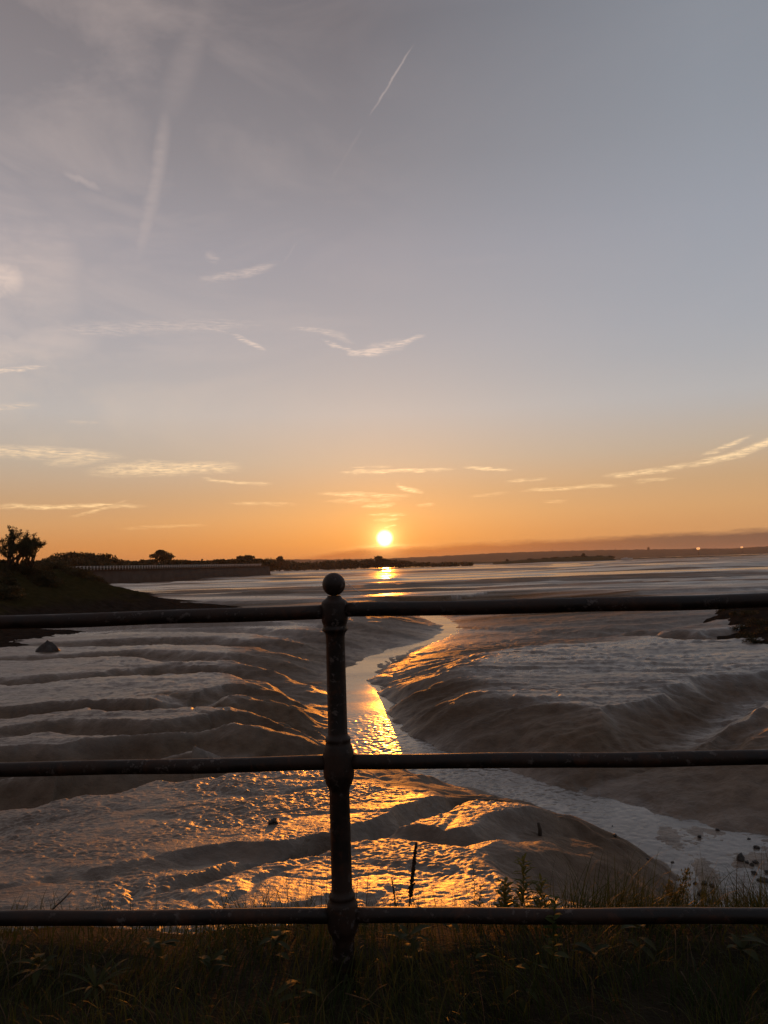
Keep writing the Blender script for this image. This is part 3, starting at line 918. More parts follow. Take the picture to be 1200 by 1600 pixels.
# long grass standing above the rail
for (cx, n_, lab) in ((905, 46, 'clump of long grass above the bottom rail right behind the leafy sprig'), (965, 52, 'clump of long arching grass above the rail between sprig and yellow weed'), (1010, 30, 'sparse tuft of long grass next to the yellow flowering weed'), (1105, 26, 'short grass tuft above the rail between yellow weed and whorled stalk')):
    g = ground(cx, 1470, 2.88)
    P = np.stack([g.x + rng.normal(0, .035, n_), g.y + rng.normal(0, .04, n_), np.full(n_, g.z)], 1)
    v, f = blades(P, rng.uniform(.10, .24, n_), rng.uniform(.0022, .004, n_), np.abs(rng.normal(.5, .3, n_)), rng.uniform(0, 6.3, n_), rng.uniform(0, .2, n_), 6)
    o = mesh_np('grass_clump', v, f, M_grass); tag(o, lab, 'grass clump', 'long grass clumps behind the bottom rail')
# creeping broad leaved weed below the rail
g = ground(800, 1580, 2.3)
root = empty('bramble', g, 'broad-leaved creeping weed in the dark grass below the rail', 'weed')
arch = [WY(x, y, 2.33) - g for x, y in ((745, 1495), (762, 1490), (778, 1496), (795, 1509), (812, 1522), (826, 1536), (833, 1552))]
st = MB(); st.tube(arch, [.002, .002, .002, .002, .0018, .0015, .001], 6); st.build('stem', M_weed, root)
st = MB(); st.tube([WY(830, 1570, 2.3) - g, WY(834, 1530, 2.31) - g, WY(840, 1490, 2.33) - g], [.002, .0018, .001], 6); st.build('stem', M_weed, root)
for (x, y, dx, dz, L, w_) in ((807, 1510, .4, .2, .045, .03), (828, 1508, -.2, .5, .04, .025), (866, 1492, .6, .2, .045, .032), (845, 1490, -.3, .5, .035, .02), (835, 1494, .5, .6, .03, .016), (760, 1492, -.6, .2, .04, .022),
                              (822, 1545, .5, -.3, .04, .025), (800, 1540, -.4, -.3, .04, .022), (842, 1508, .5, .1, .03, .018), (812, 1558, .2, -.4, .04, .024), (782, 1500, .2, .5, .03, .016)):
    lf = MB(); leaf(lf, WY(x, y, 2.31) - g, (dx, -.35, dz), L, w_, 0.25, seg=6); lf.build('leaf', M_weedlow, root)
# broad plantain clump near the bottom left
g = ground(150, 1560, 2.42)
root = empty('plantain', g, 'rosette of long green blade leaves in the grass below the left rail', 'weed')
for i in range(16):
    a = random.uniform(0, 6.3); lf = MB()
    leaf(lf, (0, 0, 0.02), (math.cos(a), math.sin(a), random.uniform(.3, 1.0)), random.uniform(.10, .17), .011, .35, seg=6)
    lf.build('leaf', M_weedlow, root)
for i, (px, py, Y) in enumerate(((250, 1500, 2.55), (330, 1520, 2.45), (430, 1490, 2.6), (640, 1500, 2.55), (700, 1480, 2.65), (930, 1520, 2.45), (1000, 1500, 2.55), (1160, 1500, 2.5), (60, 1500, 2.5), (470, 1550, 2.35))):
    g = ground(px, py, Y)
    rt = empty('dock_plant', g, 'low broad-leaved weed half hidden in the dark grass under the rail', 'weed', 'low leafy weeds in the verge grass')
    for k in range(random.randint(6, 10)):
        a = random.uniform(0, 6.3); lf = MB()
        leaf(lf, (0, 0, random.uniform(.02, .09)), (math.cos(a), math.sin(a), random.uniform(.2, 1.1)), random.uniform(.05, .10), random.uniform(.018, .034), .4, seg=5)
        lf.build('leaf', M_weedlow, rt)
# dry stalks
def dry_stalk(pts_px, Y, r, label, group=None, head=0):
    P = [WY(x, y, Y + 0.03 * i) for i, (x, y) in enumerate(pts_px)]
    root = empty('dry_stalk', P[0], label, 'dry stalk', group)
    st = MB(); st.tube([p - P[0] for p in P], [r * (1 - .5 * i / len(P)) for i in range(len(P))], 6); st.build('stem', M_drygrass, root)
    if head:
        hd = MB(); a = P[-1] - P[0]; d = (P[-1] - P[-2]).normalized()
        for i in range(head):
            leaf(hd, a - d * 0.05 * i / head, d + Vector((random.uniform(-.6, .6), random.uniform(-.6, .6), random.uniform(-.2, .6))), .016, .004, .1, seg=2)
        hd.build('seed_head', M_drygrass, root)


for (pp, Y, r, lab) in (([(1054, 1560), (1054, 1520), (1056, 1480), (1055, 1452)], 2.42, .0017, None), ([(1086, 1545), (1084, 1510), (1078, 1478), (1073, 1462)], 2.44, .0017, None), ([(1072, 1530), (1075, 1500), (1074, 1470)], 2.46, .0014, None),
                        ([(1092, 1512), (1098, 1490), (1110, 1470), (1118, 1452)], 2.5, .0016, None), ([(1043, 1525), (1044, 1490), (1041, 1462)], 2.48, .0014, None)):
    dry_stalk(pp, Y, r, 'thin straw-coloured stalk standing in the dry bunch under the rail', 'dry stalks in the bunch under the rail')
dry_stalk([(1094, 1578), (1084, 1553), (1070, 1528), (1064, 1518)], 2.3, .0028, 'thicker pale stalk fallen slantwise at the foot of the dry bunch')
dry_stalk([(30, 1520), (33, 1480), (24, 1490), (20, 1494)], 2.4, .0016, 'bent straw with a drooping pale seed head at the far end of the rail', head=14)
dry_stalk([(14, 1545), (12, 1510), (6, 1490), (3, 1470)], 2.36, .0014, 'upright straw beside the drooping pale seed head', head=10)
dry_stalk([(18, 1545), (40, 1527), (60, 1515)], 2.32, .002, 'pale straw lying slantwise in the dark grass below the bent seed head', head=8)
dry_stalk([(540, 1552), (575, 1563), (600, 1578)], 2.2, .002, 'dead stalk lying in the grass just under the railing post')
dry_stalk([(570, 1568), (590, 1545), (604, 1538)], 2.24, .0015, 'short dead twig crossing the fallen stalk under the post')
dry_stalk([(600, 1560), (594, 1530), (590, 1505)], 2.26, .0016, 'upright dead stem between the fallen stalk and the rail')
p0 = WY(85, 1418, 2.75); p1 = WY(112, 1391, 2.85)
mb = MB(); mb.tube([p0 + Vector((-.06, 0, -.06)), p0, p0.lerp(p1, .5) + Vector((.003, 0, 0)), p1], [.0035, .0032, .003, .0022], 7)
tag(mb.build('stick', M_bark), 'dark stick poking up slantwise above the bottom rail over grey mud', 'stick')
gq = on_mud(843, 1306)
mb = MB(); mb.tube([gq + Vector((0, 0, -.1)), gq + Vector((0.01, 0, .08)), gq + Vector((-.01, 0, .17))], [.03, .026, .018], 7)
tag(mb.build('stake', M_bark), 'short dark stake stuck in the golden mud mound', 'stake')


# ------------------------------------------------------------------ stones on the mud
def stone_mesh(seed, sx, sy, sz, sub=3, rough=0.55):
    bm = bmesh.new(); bmesh.ops.create_icosphere(bm, subdivisions=sub, radius=1)
    for v in bm.verts:
        n = mnoise.noise(v.co * 1.3 + Vector((seed * 3.1, 0, 0))) * rough + mnoise.noise(v.co * 3.4 + Vector((0, seed * 1.7, 0))) * rough * .45
        v.co *= 1 + n
        v.co = Vector((v.co.x * sx, v.co.y * sy, v.co.z * sz))
    V = [tuple(v.co) for v in bm.verts]; F = [tuple(v.index for v in f.verts) for f in bm.faces]; bm.free()
    return V, F


def stone(px, py, wpx, hpx, label, group=None, seed=0, name='stone', mat=None):
    g = on_mud(px, py + hpx * 0.35)
    s = g.y / F_PX
    V, F = stone_mesh(seed + px, wpx / 2 * s, wpx / 2 * s * .8, hpx * .55 * s)
    o = mesh_np(name, V, F, mat or M_stone); o.location = g + Vector((0, 0, hpx * .16 * s)); o.rotation_euler.z = random.uniform(0, 6)
    tag(o, label, name, group)
    return o


stone(957, 1296, 11, 12, 'upright dark stone at the edge of the channel bed by the golden mound tip')
stone(1051, 1351, 12, 12, 'dark stone at the very foot of the last mud mound')
stone(1097, 1396, 17, 13, 'larger dark stone of the pair just above the rail by the channel')
stone(1113, 1408, 17, 12, 'dark stone nearest the rail by the channel')
stone(1158, 1340, 14, 12, 'largest stone of the cluster across the wet channel bed')
stone(1194, 1376, 16, 9, 'flat dark stone at the frame edge on the channel bed')
SG = 'small stones scattered on the channel bed'
for i, (x, y, w_) in enumerate(((961, 1305, 7), (974, 1304, 7), (983, 1311, 6), (992, 1308, 5), (1009, 1309, 5), (1010, 1325, 6), (1059, 1364, 9), (1100, 1380, 9), (1113, 1383, 9), (1113, 1393, 7), (1122, 1414, 8), (1167, 1347, 7), (1175, 1351, 7), (1181, 1347, 8),
                                (1178, 1364, 9), (1199, 1362, 8), (1182, 1324, 9), (1121, 1296, 6), (1012, 1342, 5), (1040, 1342, 6), (1093, 1307, 7), (1086, 1380, 6), (1170, 1312, 6))):
    stone(x, y, w_, w_ * .7, 'small dark stone lying with others on the grey channel bed', SG, i)
stone(427, 1283, 15, 11, 'lone dark clod sitting on the rippled mud left of the post', name='mud_clod')
g = on_mud(75, 1018)
V, F = stone_mesh(3.3, .42, .34, .36)
V = [(x * (1 - 1.6 * max(-.2, z)), y * (1 - 1.4 * max(-.2, z)), z * 1.25) for x, y, z in V]
o = mesh_np('rock', V, F, M_stone); o.location = g + Vector((0, 0, .12)); tag(o, 'dark pointed rock alone on pale mud below the shingle spit', 'rock')


# ------------------------------------------------------------------ trees
def crown_mesh(blobs, n, leaf_size, seed, hollow=0.0):
    q = np.random.default_rng(seed)
    vol = np.array([b[3] * b[4] * b[5] for b in blobs]) ** 0.75
    idx = q.choice(len(blobs), n, p=vol / vol.sum())
    B = np.array(blobs)[idx]
    d = q.normal(size=(n, 3)); d /= np.linalg.norm(d, axis=1)[:, None]
    rad = (q.uniform(hollow ** 3, 1, n) ** (1 / 3))[:, None]
    rad = rad * (1 + 0.14 * q.normal(size=(n, 1)) * (q.random((n, 1)) < .35))
    C = B[:, :3] + d * rad * B[:, 3:6]
    a = q.normal(size=(n, 3)); a /= np.linalg.norm(a, axis=1)[:, None]
    b = q.normal(size=(n, 3)); b -= a * (a * b).sum(1)[:, None]; b /= np.linalg.norm(b, axis=1)[:, None]
    s = (leaf_size * q.uniform(.6, 1.4, n))[:, None]
    V = np.stack([C - a * s, C - b * s * .6, C + a * s, C + b * s * .6], 1).reshape(-1, 3)
    F = np.arange(n * 4).reshape(n, 4)
    return V, F


def tree(name, foot, h, w, label, cat='tree', group=None, seed=0, nblob=12, nleaf=1500, leafs=0.25, trunk_h=0.35, tr=None, mat=None, shape='round', d=None):
    q = random.Random(seed)
    root = empty(name, foot, label, cat, group)
    tr = tr or h * 0.035
    t = MB(); top = Vector((q.uniform(-.03, .03) * w, 0, h * .62))
    t.tube([Vector((0, 0, -.3)), Vector((0, 0, h * max(.1, trunk_h))), top], [tr * 1.15, tr * .85, tr * .4], 8)
    blobs = []
    d = d or w * 0.8
    for i in range(nblob):
        a = q.uniform(0, 6.283); rr = math.sqrt(q.random())
        zt = q.uniform(0, 1)
        if shape == 'round': prof = math.sqrt(max(0.06, 1 - (2 * zt - 0.85) ** 2))
        elif shape in ('flat', 'mass'): prof = math.sqrt(max(.1, 1 - (zt * .93) ** 2.4)) * 1.1
        else: prof = 0.5 + .5 * (1 - zt)
        x = math.cos(a) * rr * w * .40 * prof; y = math.sin(a) * rr * d * .40 * prof
        z = h * (trunk_h * .75 + (1 - trunk_h * .75) * ((-.05 + .85 * zt) if shape in ('flat', 'mass') else (0.12 + .74 * zt)))
        s = q.uniform(.12, .2) * (1.45 if shape == 'mass' else 1)
        blobs.append((x, y, z, w * s * 1.05, d * s, h * s * .62 + .1))
    for b in blobs[: min(9, nblob)]:
        p = Vector(b[:3]); st = Vector((0, 0, h * trunk_h * q.uniform(.7, 1.2)))
        t.tube([st, st.lerp(p, .55) + Vector((0, 0, .04 * h)), p], [tr * .55, tr * .35, tr * .12], 6)
    t.build('trunk', M_bark, root)
    V, F = crown_mesh(blobs, nleaf, leafs, seed + 5)
    mesh_np('crown', V, F, mat or M_crown, root, smooth=False)
    return root


def foot_at(px, py, r, z=None):       # a point at ground range r on the sight line's bearing
    dd = ray(px, py); k = r / math.hypot(dd.x, dd.y)
    return Vector((dd.x * k, dd.y * k, 0))


def sz(x, y): return float(spit_z(np.array([x]), np.array([y]))[0])


# big shrubby tree at the frame edge, open branches against the sky
def open_tree(foot, h, w, label, seed, lean=0):
    q = random.Random(seed)
    root = empty('elder_tree', foot, label, 'tree')
    t = MB(); tips = []

    def grow(p, dirv, L, r, lvl):
        pts = [p]; dd = dirv.copy()
        for i in range(4):
            dd = (dd + Vector((q.gauss(0, .16), q.gauss(0, .16), .06))).normalized()
            pts.append(pts[-1] + dd * L / 4)
        t.tube(pts, [r * (1 - .12 * i) for i in range(5)], 6, cap=False)
        if lvl >= 2: tips.append((pts[-1], lvl)); tips.append((pts[2], lvl))
        if lvl < 4:
            for j in range(3 if lvl < 2 else 2):
                nd = (dd + Vector((q.gauss(lean, .55), q.gauss(0, .55), q.gauss(.25, .3)))).normalized()
                grow(pts[q.choice((2, 3, 4))], nd, L * q.uniform(.6, .8), r * .56, lvl + 1)
    for j in range(5):
        grow(Vector((q.uniform(-.2, .2) * w, q.uniform(-.15, .15) * w, -.2)), Vector((q.gauss(0, .45) + lean, q.gauss(0, .4), 1)).normalized(), h * .38, h * .03, 0)
    t.build('trunk', M_bark, root)
    blobs = [(p.x, p.y, p.z, q.uniform(.10, .23), q.uniform(.10, .23), q.uniform(.10, .2)) for p, l in tips if p.z > h * .12]
    qq = np.random.default_rng(seed); 
    V, F = crown_mesh(blobs, 14000, .05, seed + 3)
    mesh_np('crown', V, F, M_crown, root, smooth=False)
    return root


def place(px, r, zfix=None):
    p = foot_at(px, 880, r)
    p.z = sz(p.x, p.y) if zfix is None else zfix
    return p


open_tree(place(44, 86), 4.6, 4.2, 'open branched tree at the head of the shingle spit, sky showing between its twigs', 5, .10)
open_tree(place(6, 84), 4.4, 4.0, 'dense branched tree cut by the frame edge beside the open branched tree', 9, 0)
open_tree(place(-45, 86), 3.9, 3.2, 'branched tree mostly outside the frame beyond the dense one', 12, 0)
# scrub on the spit
q = random.Random(21)
SCR = []
for i in range(64):
    px = q.uniform(-40, 165); r = q.uniform(70, 88) + max(0, px) * .14
    SCR.append((px, r + (q.uniform(4, 22) if i > 40 else 0), q.uniform(.5, 1.15) * (1 - .3 * max(0, px) / 165), q.uniform(1.6, 3.2)))
for i, (px, r, h, w_) in enumerate(SCR):
    tree('bush', place(px, r), h, w_, 'low green-brown bush among the scrub covering the head of the shingle spit', 'bush', 'bushes on the shingle spit', 40 + i, 12, 1300, .075, .05, .03, M_scrub, 'mass')

for i, (px, r, h, w_) in enumerate(((1128, 56, .3, 1.1), (1140, 52, .3, 1.0), (1150, 45, .28, .9), (1160, 40, .3, 1.0), (1172, 37, .28, .9), (1185, 34, .3, 1.0), (1200, 33, .3, 1.0), (1165, 50, .35, 1.2), (1180, 44, .35, 1.1), (1195, 40, .35, 1.1), (1215, 36, .35, 1.2), (1132, 60, .3, 1.2))):
    p = foot_at(px, 880, r); p.z = float(marsh_z(np.array([p.x]), np.array([p.y]))[0])
    tree('tussock', p, h, w_, 'low dark tussock among others on the saltmarsh bank at the frame edge', 'tussock', 'tussocks on the saltmarsh bank', 300 + i, 9, 700, .035, .05, .02, M_scrub, 'mass')
# ------------------------------------------------------------------ sea wall, its fence, and the land behind
LAND_Z = 2.1
A = foot_at(60, 880, 285); B = foot_at(420, 880, 500)
dirAB = Vector((B.x - A.x, B.y - A.y, 0)); LAB = dirAB.length; dirAB.normalize(); nAB = Vector((-dirAB.y, dirAB.x, 0))
if nAB.y < 0: nAB = -nAB
sw = empty('sea_wall', (A.x, A.y, 0), 'long dark sea wall running out across the mud to a square end', 'sea wall')
mbw = MB()
N = 150
V = []; F = []
for i in range(N + 1):
    s_ = -40 + (LAB + 40) * i / N
    off = 0.35 if (i // 1) % 2 else 0
    b0 = dirAB * s_ - nAB * (1.2 - off * .6); t0 = dirAB * s_ - nAB * (0.2 - off * .4); t1 = dirAB * s_ + nAB * 3
    V += [(b0.x, b0.y, -3.6), (t0.x, t0.y, LAND_Z + .1), (t1.x, t1.y, LAND_Z + .1), (t1.x, t1.y, -3.6)]
    if i:
        k = (i - 1) * 4
        F += [(k, k + 4, k + 5, k + 1), (k + 1, k + 5, k + 6, k + 2), (k + 2, k + 6, k + 7, k + 3)]
e = N * 4
F += [(e, e + 3, e + 2, e + 1)]
mbw.add(V, F); mbw.build('wall', M_wall, sw, smooth=False)
mbc = MB()
ang = math.atan2(dirAB.y, dirAB.x)
cpos = dirAB * ((LAB - 40) / 2) + nAB * .9
mbc.box((cpos.x, cpos.y, LAND_Z + .28), (LAB + 40, 2.8, .36), ang); mbc.build('coping', M_wall, sw, smooth=False)
fc = empty('post_fence', (A.x, A.y, LAND_Z + .44), 'pale post and rail fence along the top of the sea wall', 'fence')
fx = 0
while fx < LAB * .95:
    mbp = MB(); p = dirAB * fx + nAB * .6
    mbp.box((p.x, p.y, .75), (.42, .3, 1.5), ang); mbp.build('fence_post', M_white, fc, smooth=False)
    fx += 2.35
for zz in (.8, 1.4):
    mbr = MB(); p = dirAB * (LAB * .475) + nAB * .62
    mbr.box((p.x, p.y, zz), (LAB * .95, .08, .14), ang); mbr.build('fence_rail', M_white, fc, smooth=False)
# land behind the wall
C1 = A - dirAB * 40; C2 = Vector((B.x, B.y, 0))
mb = MB()
pp = [C1 + nAB * 2.9, C2 + nAB * 2.9, C2 + nAB * 60 + dirAB * 20, C2 + nAB * 200 + dirAB * 300, C1 + nAB * 500 - dirAB * 300, C1 + nAB * 60 - dirAB * 300]
top = [(p.x, p.y, LAND_Z) for p in pp]; bot = [(p.x, p.y, -4) for p in pp]
n = len(pp)
mb.add(top + bot, [tuple(range(n))] + [(i, n + i, n + (i + 1) % n, (i + 1) % n) for i in range(n)])
tag(mb.build('field', M_field, smooth=False), kind='structure')


def landtree(px, y_top, wpx, back, label, name='tree', group=None, seed=0, shape='round', trunk_h=.25, nleaf=1500, nblob=14, y_base=None, lf=1.0):
    # on the land behind the wall, `back` metres in from its edge
    dd = ray(px, 880); dd = Vector((dd.x, dd.y, 0)).normalized()
    O = Vector((A.x, A.y, 0)) + nAB * back
    # intersect bearing with the line O + s*dirAB
    den = dd.x * dirAB.y - dd.y * dirAB.x
    k = (O.x * dirAB.y - O.y * dirAB.x) / den
    p = dd * k
    p.z = LAND_Z
    zt = WY(px, y_top, p.y).z
    s = p.length / F_PX
    h = max(1.5, zt - LAND_Z)
    tree(name, p, h * 1.04, wpx * s, label, 'tree', group, seed, nblob, nleaf, s * 1.5 * lf, trunk_h, None, None, shape)


HG = 'trees in the dark belt behind the pale fence'
for i, (x, yt, w_, bk) in enumerate(((72, 872, 44, 20), (95, 865, 40, 26), (118, 862, 42, 22), (140, 863, 40, 28), (158, 866, 38, 22), (176, 873, 36, 18), (190, 879, 26, 20), (60, 876, 40, 8), (105, 872, 44, 9), (150, 874, 40, 10))):
    landtree(x, yt - 1, w_ * 1.3, bk, 'dark full-crowned tree in the unbroken belt behind the pale fence', 'belt_tree', HG, 70 + i, 'mass', .06, 2600, 20)
landtree(252, 860, 38, 40, 'rounded oak standing clear above the sea wall, sky showing under its crown', 'oak_tree', None, 91, 'round', .5, 2600, 26, lf=.8)
SG2 = 'low trees along the sea wall'
for i, (x, yt, w_) in enumerate(((205, 880, 26), (224, 878, 24), (238, 876, 30), (265, 878, 34), (285, 879, 26), (303, 880, 22), (322, 879, 24), (338, 879, 22), (275, 880, 22), (212, 881, 22), (312, 881, 22), (296, 880, 24))):
    landtree(x, yt - 3 - (i * 7 % 5) * .5, w_ * 1.3, 26 + (i % 3) * 9, 'low dark tree in the thin row along the sea wall', 'low_tree', SG2, 110 + i, 'mass', .06, 1000, 12)
landtree(222, 873, 5, 30, 'slim pointed tree rising from the row nearest the tree belt', 'poplar', None, 130, 'cone', .1, 260, 8)
landtree(316, 872, 5, 30, 'slim pointed tree rising between the oak and the round thicket', 'poplar', None, 131, 'cone', .1, 260, 8)
for i, (x, yt, w_) in enumerate(((196, 875, 26), (214, 876, 24), (290, 876.5, 26), (308, 876, 24), (330, 875, 24), (424, 876, 18))):
    landtree(x, yt, w_, 44 + (i % 3) * 7, 'low dark tree in the thin row along the sea wall', 'low_tree', SG2, 160 + i, 'mass', .06, 1000, 12)
TG = 'trees in the round thicket at the end of the sea wall'
for i, (x, yt, w_) in enumerate(((346, 874, 22), (360, 870, 28), (374, 867, 32), (390, 867, 32), (404, 870, 26), (414, 874, 20), (382, 871, 36), (398, 873, 30), (356, 876, 30))):
    landtree(x, yt, w_, 24 + (i % 3) * 8, 'broad leafy tree merged into the round thicket near the wall end', 'thicket_tree', TG, 140 + i, 'mass', .06, 1700, 14)

# ------------------------------------------------------------------ far shore
def ridge(name, px_prof, r, depth, mat, kind='structure', zb=-3.2, n=260, rough=1.0, seed=0):
    xs_ = [p[0] for p in px_prof]; ys_ = [p[1] for p in px_prof]
    V = []; F = []
    rows = 9
    for i in range(n + 1):
        px = xs_[0] + (xs_[-1] - xs_[0]) * i / n
        py = np.interp(px, xs_, ys_)
        dd = ray(px, py); kk = r / math.hypot(dd.x, dd.y)
        zt = EYE + dd.z * kk
        zt += rough * float(fbm(np.array([px / 9.0]), np.array([seed * 1.3]), seed, 4)[0]) * r / F_PX * 1.0
        bx, by = dd.x * kk / r, dd.y * kk / r
        for j in range(rows):
            t = j / (rows - 1)
            prof = math.sin(math.pi * t) ** .8
            z = zb + (zt - zb) * prof
            rr = r + depth * (t - .5)
            V.append((bx * rr, by * rr, z))
        if i:
            a0 = (i - 1) * rows; b0 = i * rows
            for j in range(rows - 1): F.append((a0 + j, b0 + j, b0 + j + 1, a0 + j + 1))
    o = mesh_np(name, V, F, mat); tag(o, kind=kind)
    return o


ridge('hills', [(150, 880), (300, 876), (420, 874), (520, 874), (600, 872.5), (660, 870), (720, 867), (775, 864), (850, 861.5), (930, 859.5), (1000, 858.5), (1050, 858), (1090, 857), (1140, 857), (1200, 853.5), (1350, 848), (1500, 850)], 4200, 1500, M_hill, rough=.9, seed=3, n=500)
ridge('low_shore', [(380, 889), (500, 885), (640, 880.5), (720, 877.5), (760, 877.5), (800, 876.5), (900, 874), (1000, 871.5), (1100, 868.5), (1200, 866), (1400, 860)], 1500, 200, M_hill, rough=.35, seed=5, n=300)
# dark island with scrub right of the sun
ridge('island', [(770, 878), (800, 875.8), (840, 873), (880, 870.5), (912, 869), (940, 868.8), (955, 870), (962, 874)], 1100, 60, M_field, rough=.5, seed=8, n=120)


def far_foot(px, py, r):
    dd = ray(px, py); kk = r / math.hypot(dd.x, dd.y)
    return Vector((dd.x * kk, dd.y * kk, EYE + dd.z * kk))


# far wood behind the post and the sun: one mass, with the trees one can tell apart built on their own
q = random.Random(4)
blobs = []
for i in range(330):
    px = q.uniform(415, 735)
    topy = np.interp(px, [415, 430, 455, 470, 500, 540, 560, 575, 620, 650, 690, 735], [872, 873, 875, 879, 876, 873.5, 875, 873, 874, 877.5, 878, 877.5]) + q.uniform(0, 2.5)
    r = q.uniform(880, 960)
    p = far_foot(px, topy, r); s = r / F_PX
    hh = max(2.2, (p.z + 2.6) * .5)
    blobs.append((p.x, p.y, p.z - hh, q.uniform(4, 8) * s, 5 * s, hh))
V, F = crown_mesh(blobs, 26000, 1.0, 33)
tag(mesh_np('far_wood', V, F, M_crown, smooth=False), 'hazy low wood along the far shore under the sun', 'wood', kind='stuff')
for (px, yt, w_, lab) in ((590, 867.5, 30, 'rounded tree standing highest in the hazy far wood just under the sun'), (437, 868, 20, 'tall tree clump at the end of the far wood nearest the sea wall'), (793, 873.5, 5, 'lone tiny tree on the low far shore before the dark island'), (912, 865, 5, 'tiny tree on top of the dark island')):
    r = 870 if px < 700 else 1090
    f0 = far_foot(px, 886 - (px - 600) * .031, r); f0.z = -2.7 if px < 900 else 5.0
    zt = far_foot(px, yt, r).z
    if px == 912: f0.z = zt - 5
    s = r / F_PX
    tree('far_tree', f0, max(4, zt - f0.z), w_ * s, lab, 'tree', None, 200 + px, 12, 1100, s * 1.3, .2)
# scrub on the island
for i, px in enumerate((830, 850, 868, 886, 900, 918, 932, 948)):
    yt = np.interp(px, [800, 840, 880, 912, 940, 955], [875, 872, 869.5, 868, 867.8, 869.3])
    r = 1095; s = r / F_PX; p = far_foot(px, yt, r); p.z -= 4.2
    tree('bush', p, 4.2, 26 * s, 'dark bush in the scrub along the crest of the far island', 'bush', 'bushes on the far island', 240 + i, 8, 500, s, .1, .2, M_crown, 'flat')
# low white boat beyond the island tip
p = far_foot(979.5, 873.5, 1050); s = 1050 / F_PX
bt = empty('boat', (p.x, p.y, p.z), 'low white boat lying on the mud beyond the end of the dark island', 'boat')
L = 18 * s / 2
V = []; F = []
for i in range(9):
    t = -1 + 2 * i / 8
    w_ = 1.5 * (1 - abs(t) ** 3) + .08; sh = .35 * t * t
    V += [(t * L, -w_, .9 + sh), (t * L * .94, -w_ * .6, -.6), (t * L * .94, w_ * .6, -.6), (t * L, w_, .9 + sh)]
    if i:
        k = (i - 1) * 4
        F += [(k, k + 1, k + 5, k + 4), (k + 1, k + 2, k + 6, k + 5), (k + 2, k + 3, k + 7, k + 6), (k + 3, k, k + 4, k + 7)]
F += [(0, 3, 2, 1), (32, 33, 34, 35)]
mesh_np('hull', V, F, M_hull, bt, smooth=False)
mb = MB(); mb.box((-1.5, 0, 1.35), (5, 1.8, .9)); mb.build('cabin', M_hull, bt, smooth=False)
# two glowing lamps on the far hills
for px, py, w_, lab in ((1091, 857.2, 5.2, 'brighter orange light on the skyline of the far hills'), (1159, 855.2, 3.6, 'smaller orange light on the far hills nearer the frame edge')):
    p = far_foot(px, py, 3300); s = 3300 / F_PX
    lt = empty('floodlight', (p.x, p.y, -3), lab, 'light', 'lights on the far hills')
    h = p.z + 3
    mb = MB(); mb.tube([(0, 0, 0), (0, 0, h)], [.8, .5], 8); mb.build('mast', M_iron, lt)
    bm_ = MB(); bm_.lathe([(.2, h - w_ * s * .32), (w_ * s * .4, h - w_ * s * .22), (w_ * s * .5, h + w_ * s * .12), (w_ * s * .3, h + w_ * s * .3), (.2, h + w_ * s * .34)], 16); bm_.build('lamp_head', M_lamp, lt)
# small tower and poles on the skyline
for px, yt, wpx, lab in ((1013, 855.5, 3.0, 'tiny square tower on the skyline of the far hills'), (863, 858.5, 1.2, 'thin mast on the skyline above the dark island'), (962, 857, 1.2, 'thin mast on the skyline left of the tiny tower')):
    r = 4150; s = r / F_PX; p = far_foot(px, yt, r)
    tw = empty('tower' if wpx > 2 else 'mast', (p.x, p.y, 0), lab, 'tower' if wpx > 2 else 'mast')
    mb = MB()
    if wpx > 2:
        mb.box((0, 0, p.z / 2 - 2), (wpx * s, wpx * s, p.z)); mb.build('wall', M_house, tw, smooth=False)
        mb = MB(); hw = wpx * s * .58
        zt = p.z - 2
        mb.add([(-hw, -hw, zt), (hw, -hw, zt), (hw, hw, zt), (-hw, hw, zt), (0, 0, zt + 5)], [(0, 1, 4), (1, 2, 4), (2, 3, 4), (3, 0, 4), (3, 2, 1, 0)]); mb.build('roof', M_house, tw, smooth=False)
    else:
        mb.tube([(0, 0, 0), (0, 0, p.z)], [wpx * s * .6, wpx * s * .35], 6); mb.build('pole', M_house, tw)

# ------------------------------------------------------------------ haze
HAZE = 0.6e-4
mt = bpy.data.materials.new('haze_air'); mt.use_nodes = True
t = NT(mt.node_tree); t.n.remove(t.n['Principled BSDF'])
pv = t.new('ShaderNodeVolumePrincipled')
pv.inputs['Color'].default_value = (0.9, 0.78, 0.68, 1); pv.inputs['Density'].default_value = HAZE
pv.inputs['Anisotropy'].default_value = 0.35
t.l.new(pv.outputs[0], t.n['Material Output'].inputs['Volume'])
if HAZE > 0:
    mb = MB(); mb.box((0, 4700, 36), (15000, 9700, 90))
    hz = mb.build('haze', mt, smooth=False); tag(hz, 'thin warm evening haze over the mudflats', 'haze', kind='stuff')

# ------------------------------------------------------------------ sky
wd = bpy.data.worlds.new('World'); scene.world = wd; wd.use_nodes = True
t = NT(wd.node_tree)
bg = t.n['Background']; bg.inputs['Strength'].default_value = 0.1
tc = t.new('ShaderNodeTexCoord').outputs['Generated']
sep = t.new('ShaderNodeSeparateXYZ'); t.l.new(tc, sep.inputs[0])
az = t.math('MULTIPLY', t.math('ARCTAN2', sep.outputs[0], sep.outputs[1]), 57.29578)
el = t.math('MULTIPLY', t.math('ARCSINE', sep.outputs[2]), 57.29578)


def lin(c):
    return tuple(((v / 255) / 12.92 if v / 255 <= .04045 else ((v / 255 + .055) / 1.055) ** 2.4) for v in c)


elf = t.maprange(el, -2, 90, 0, 1)


def E(d): return (d + 2) / 92


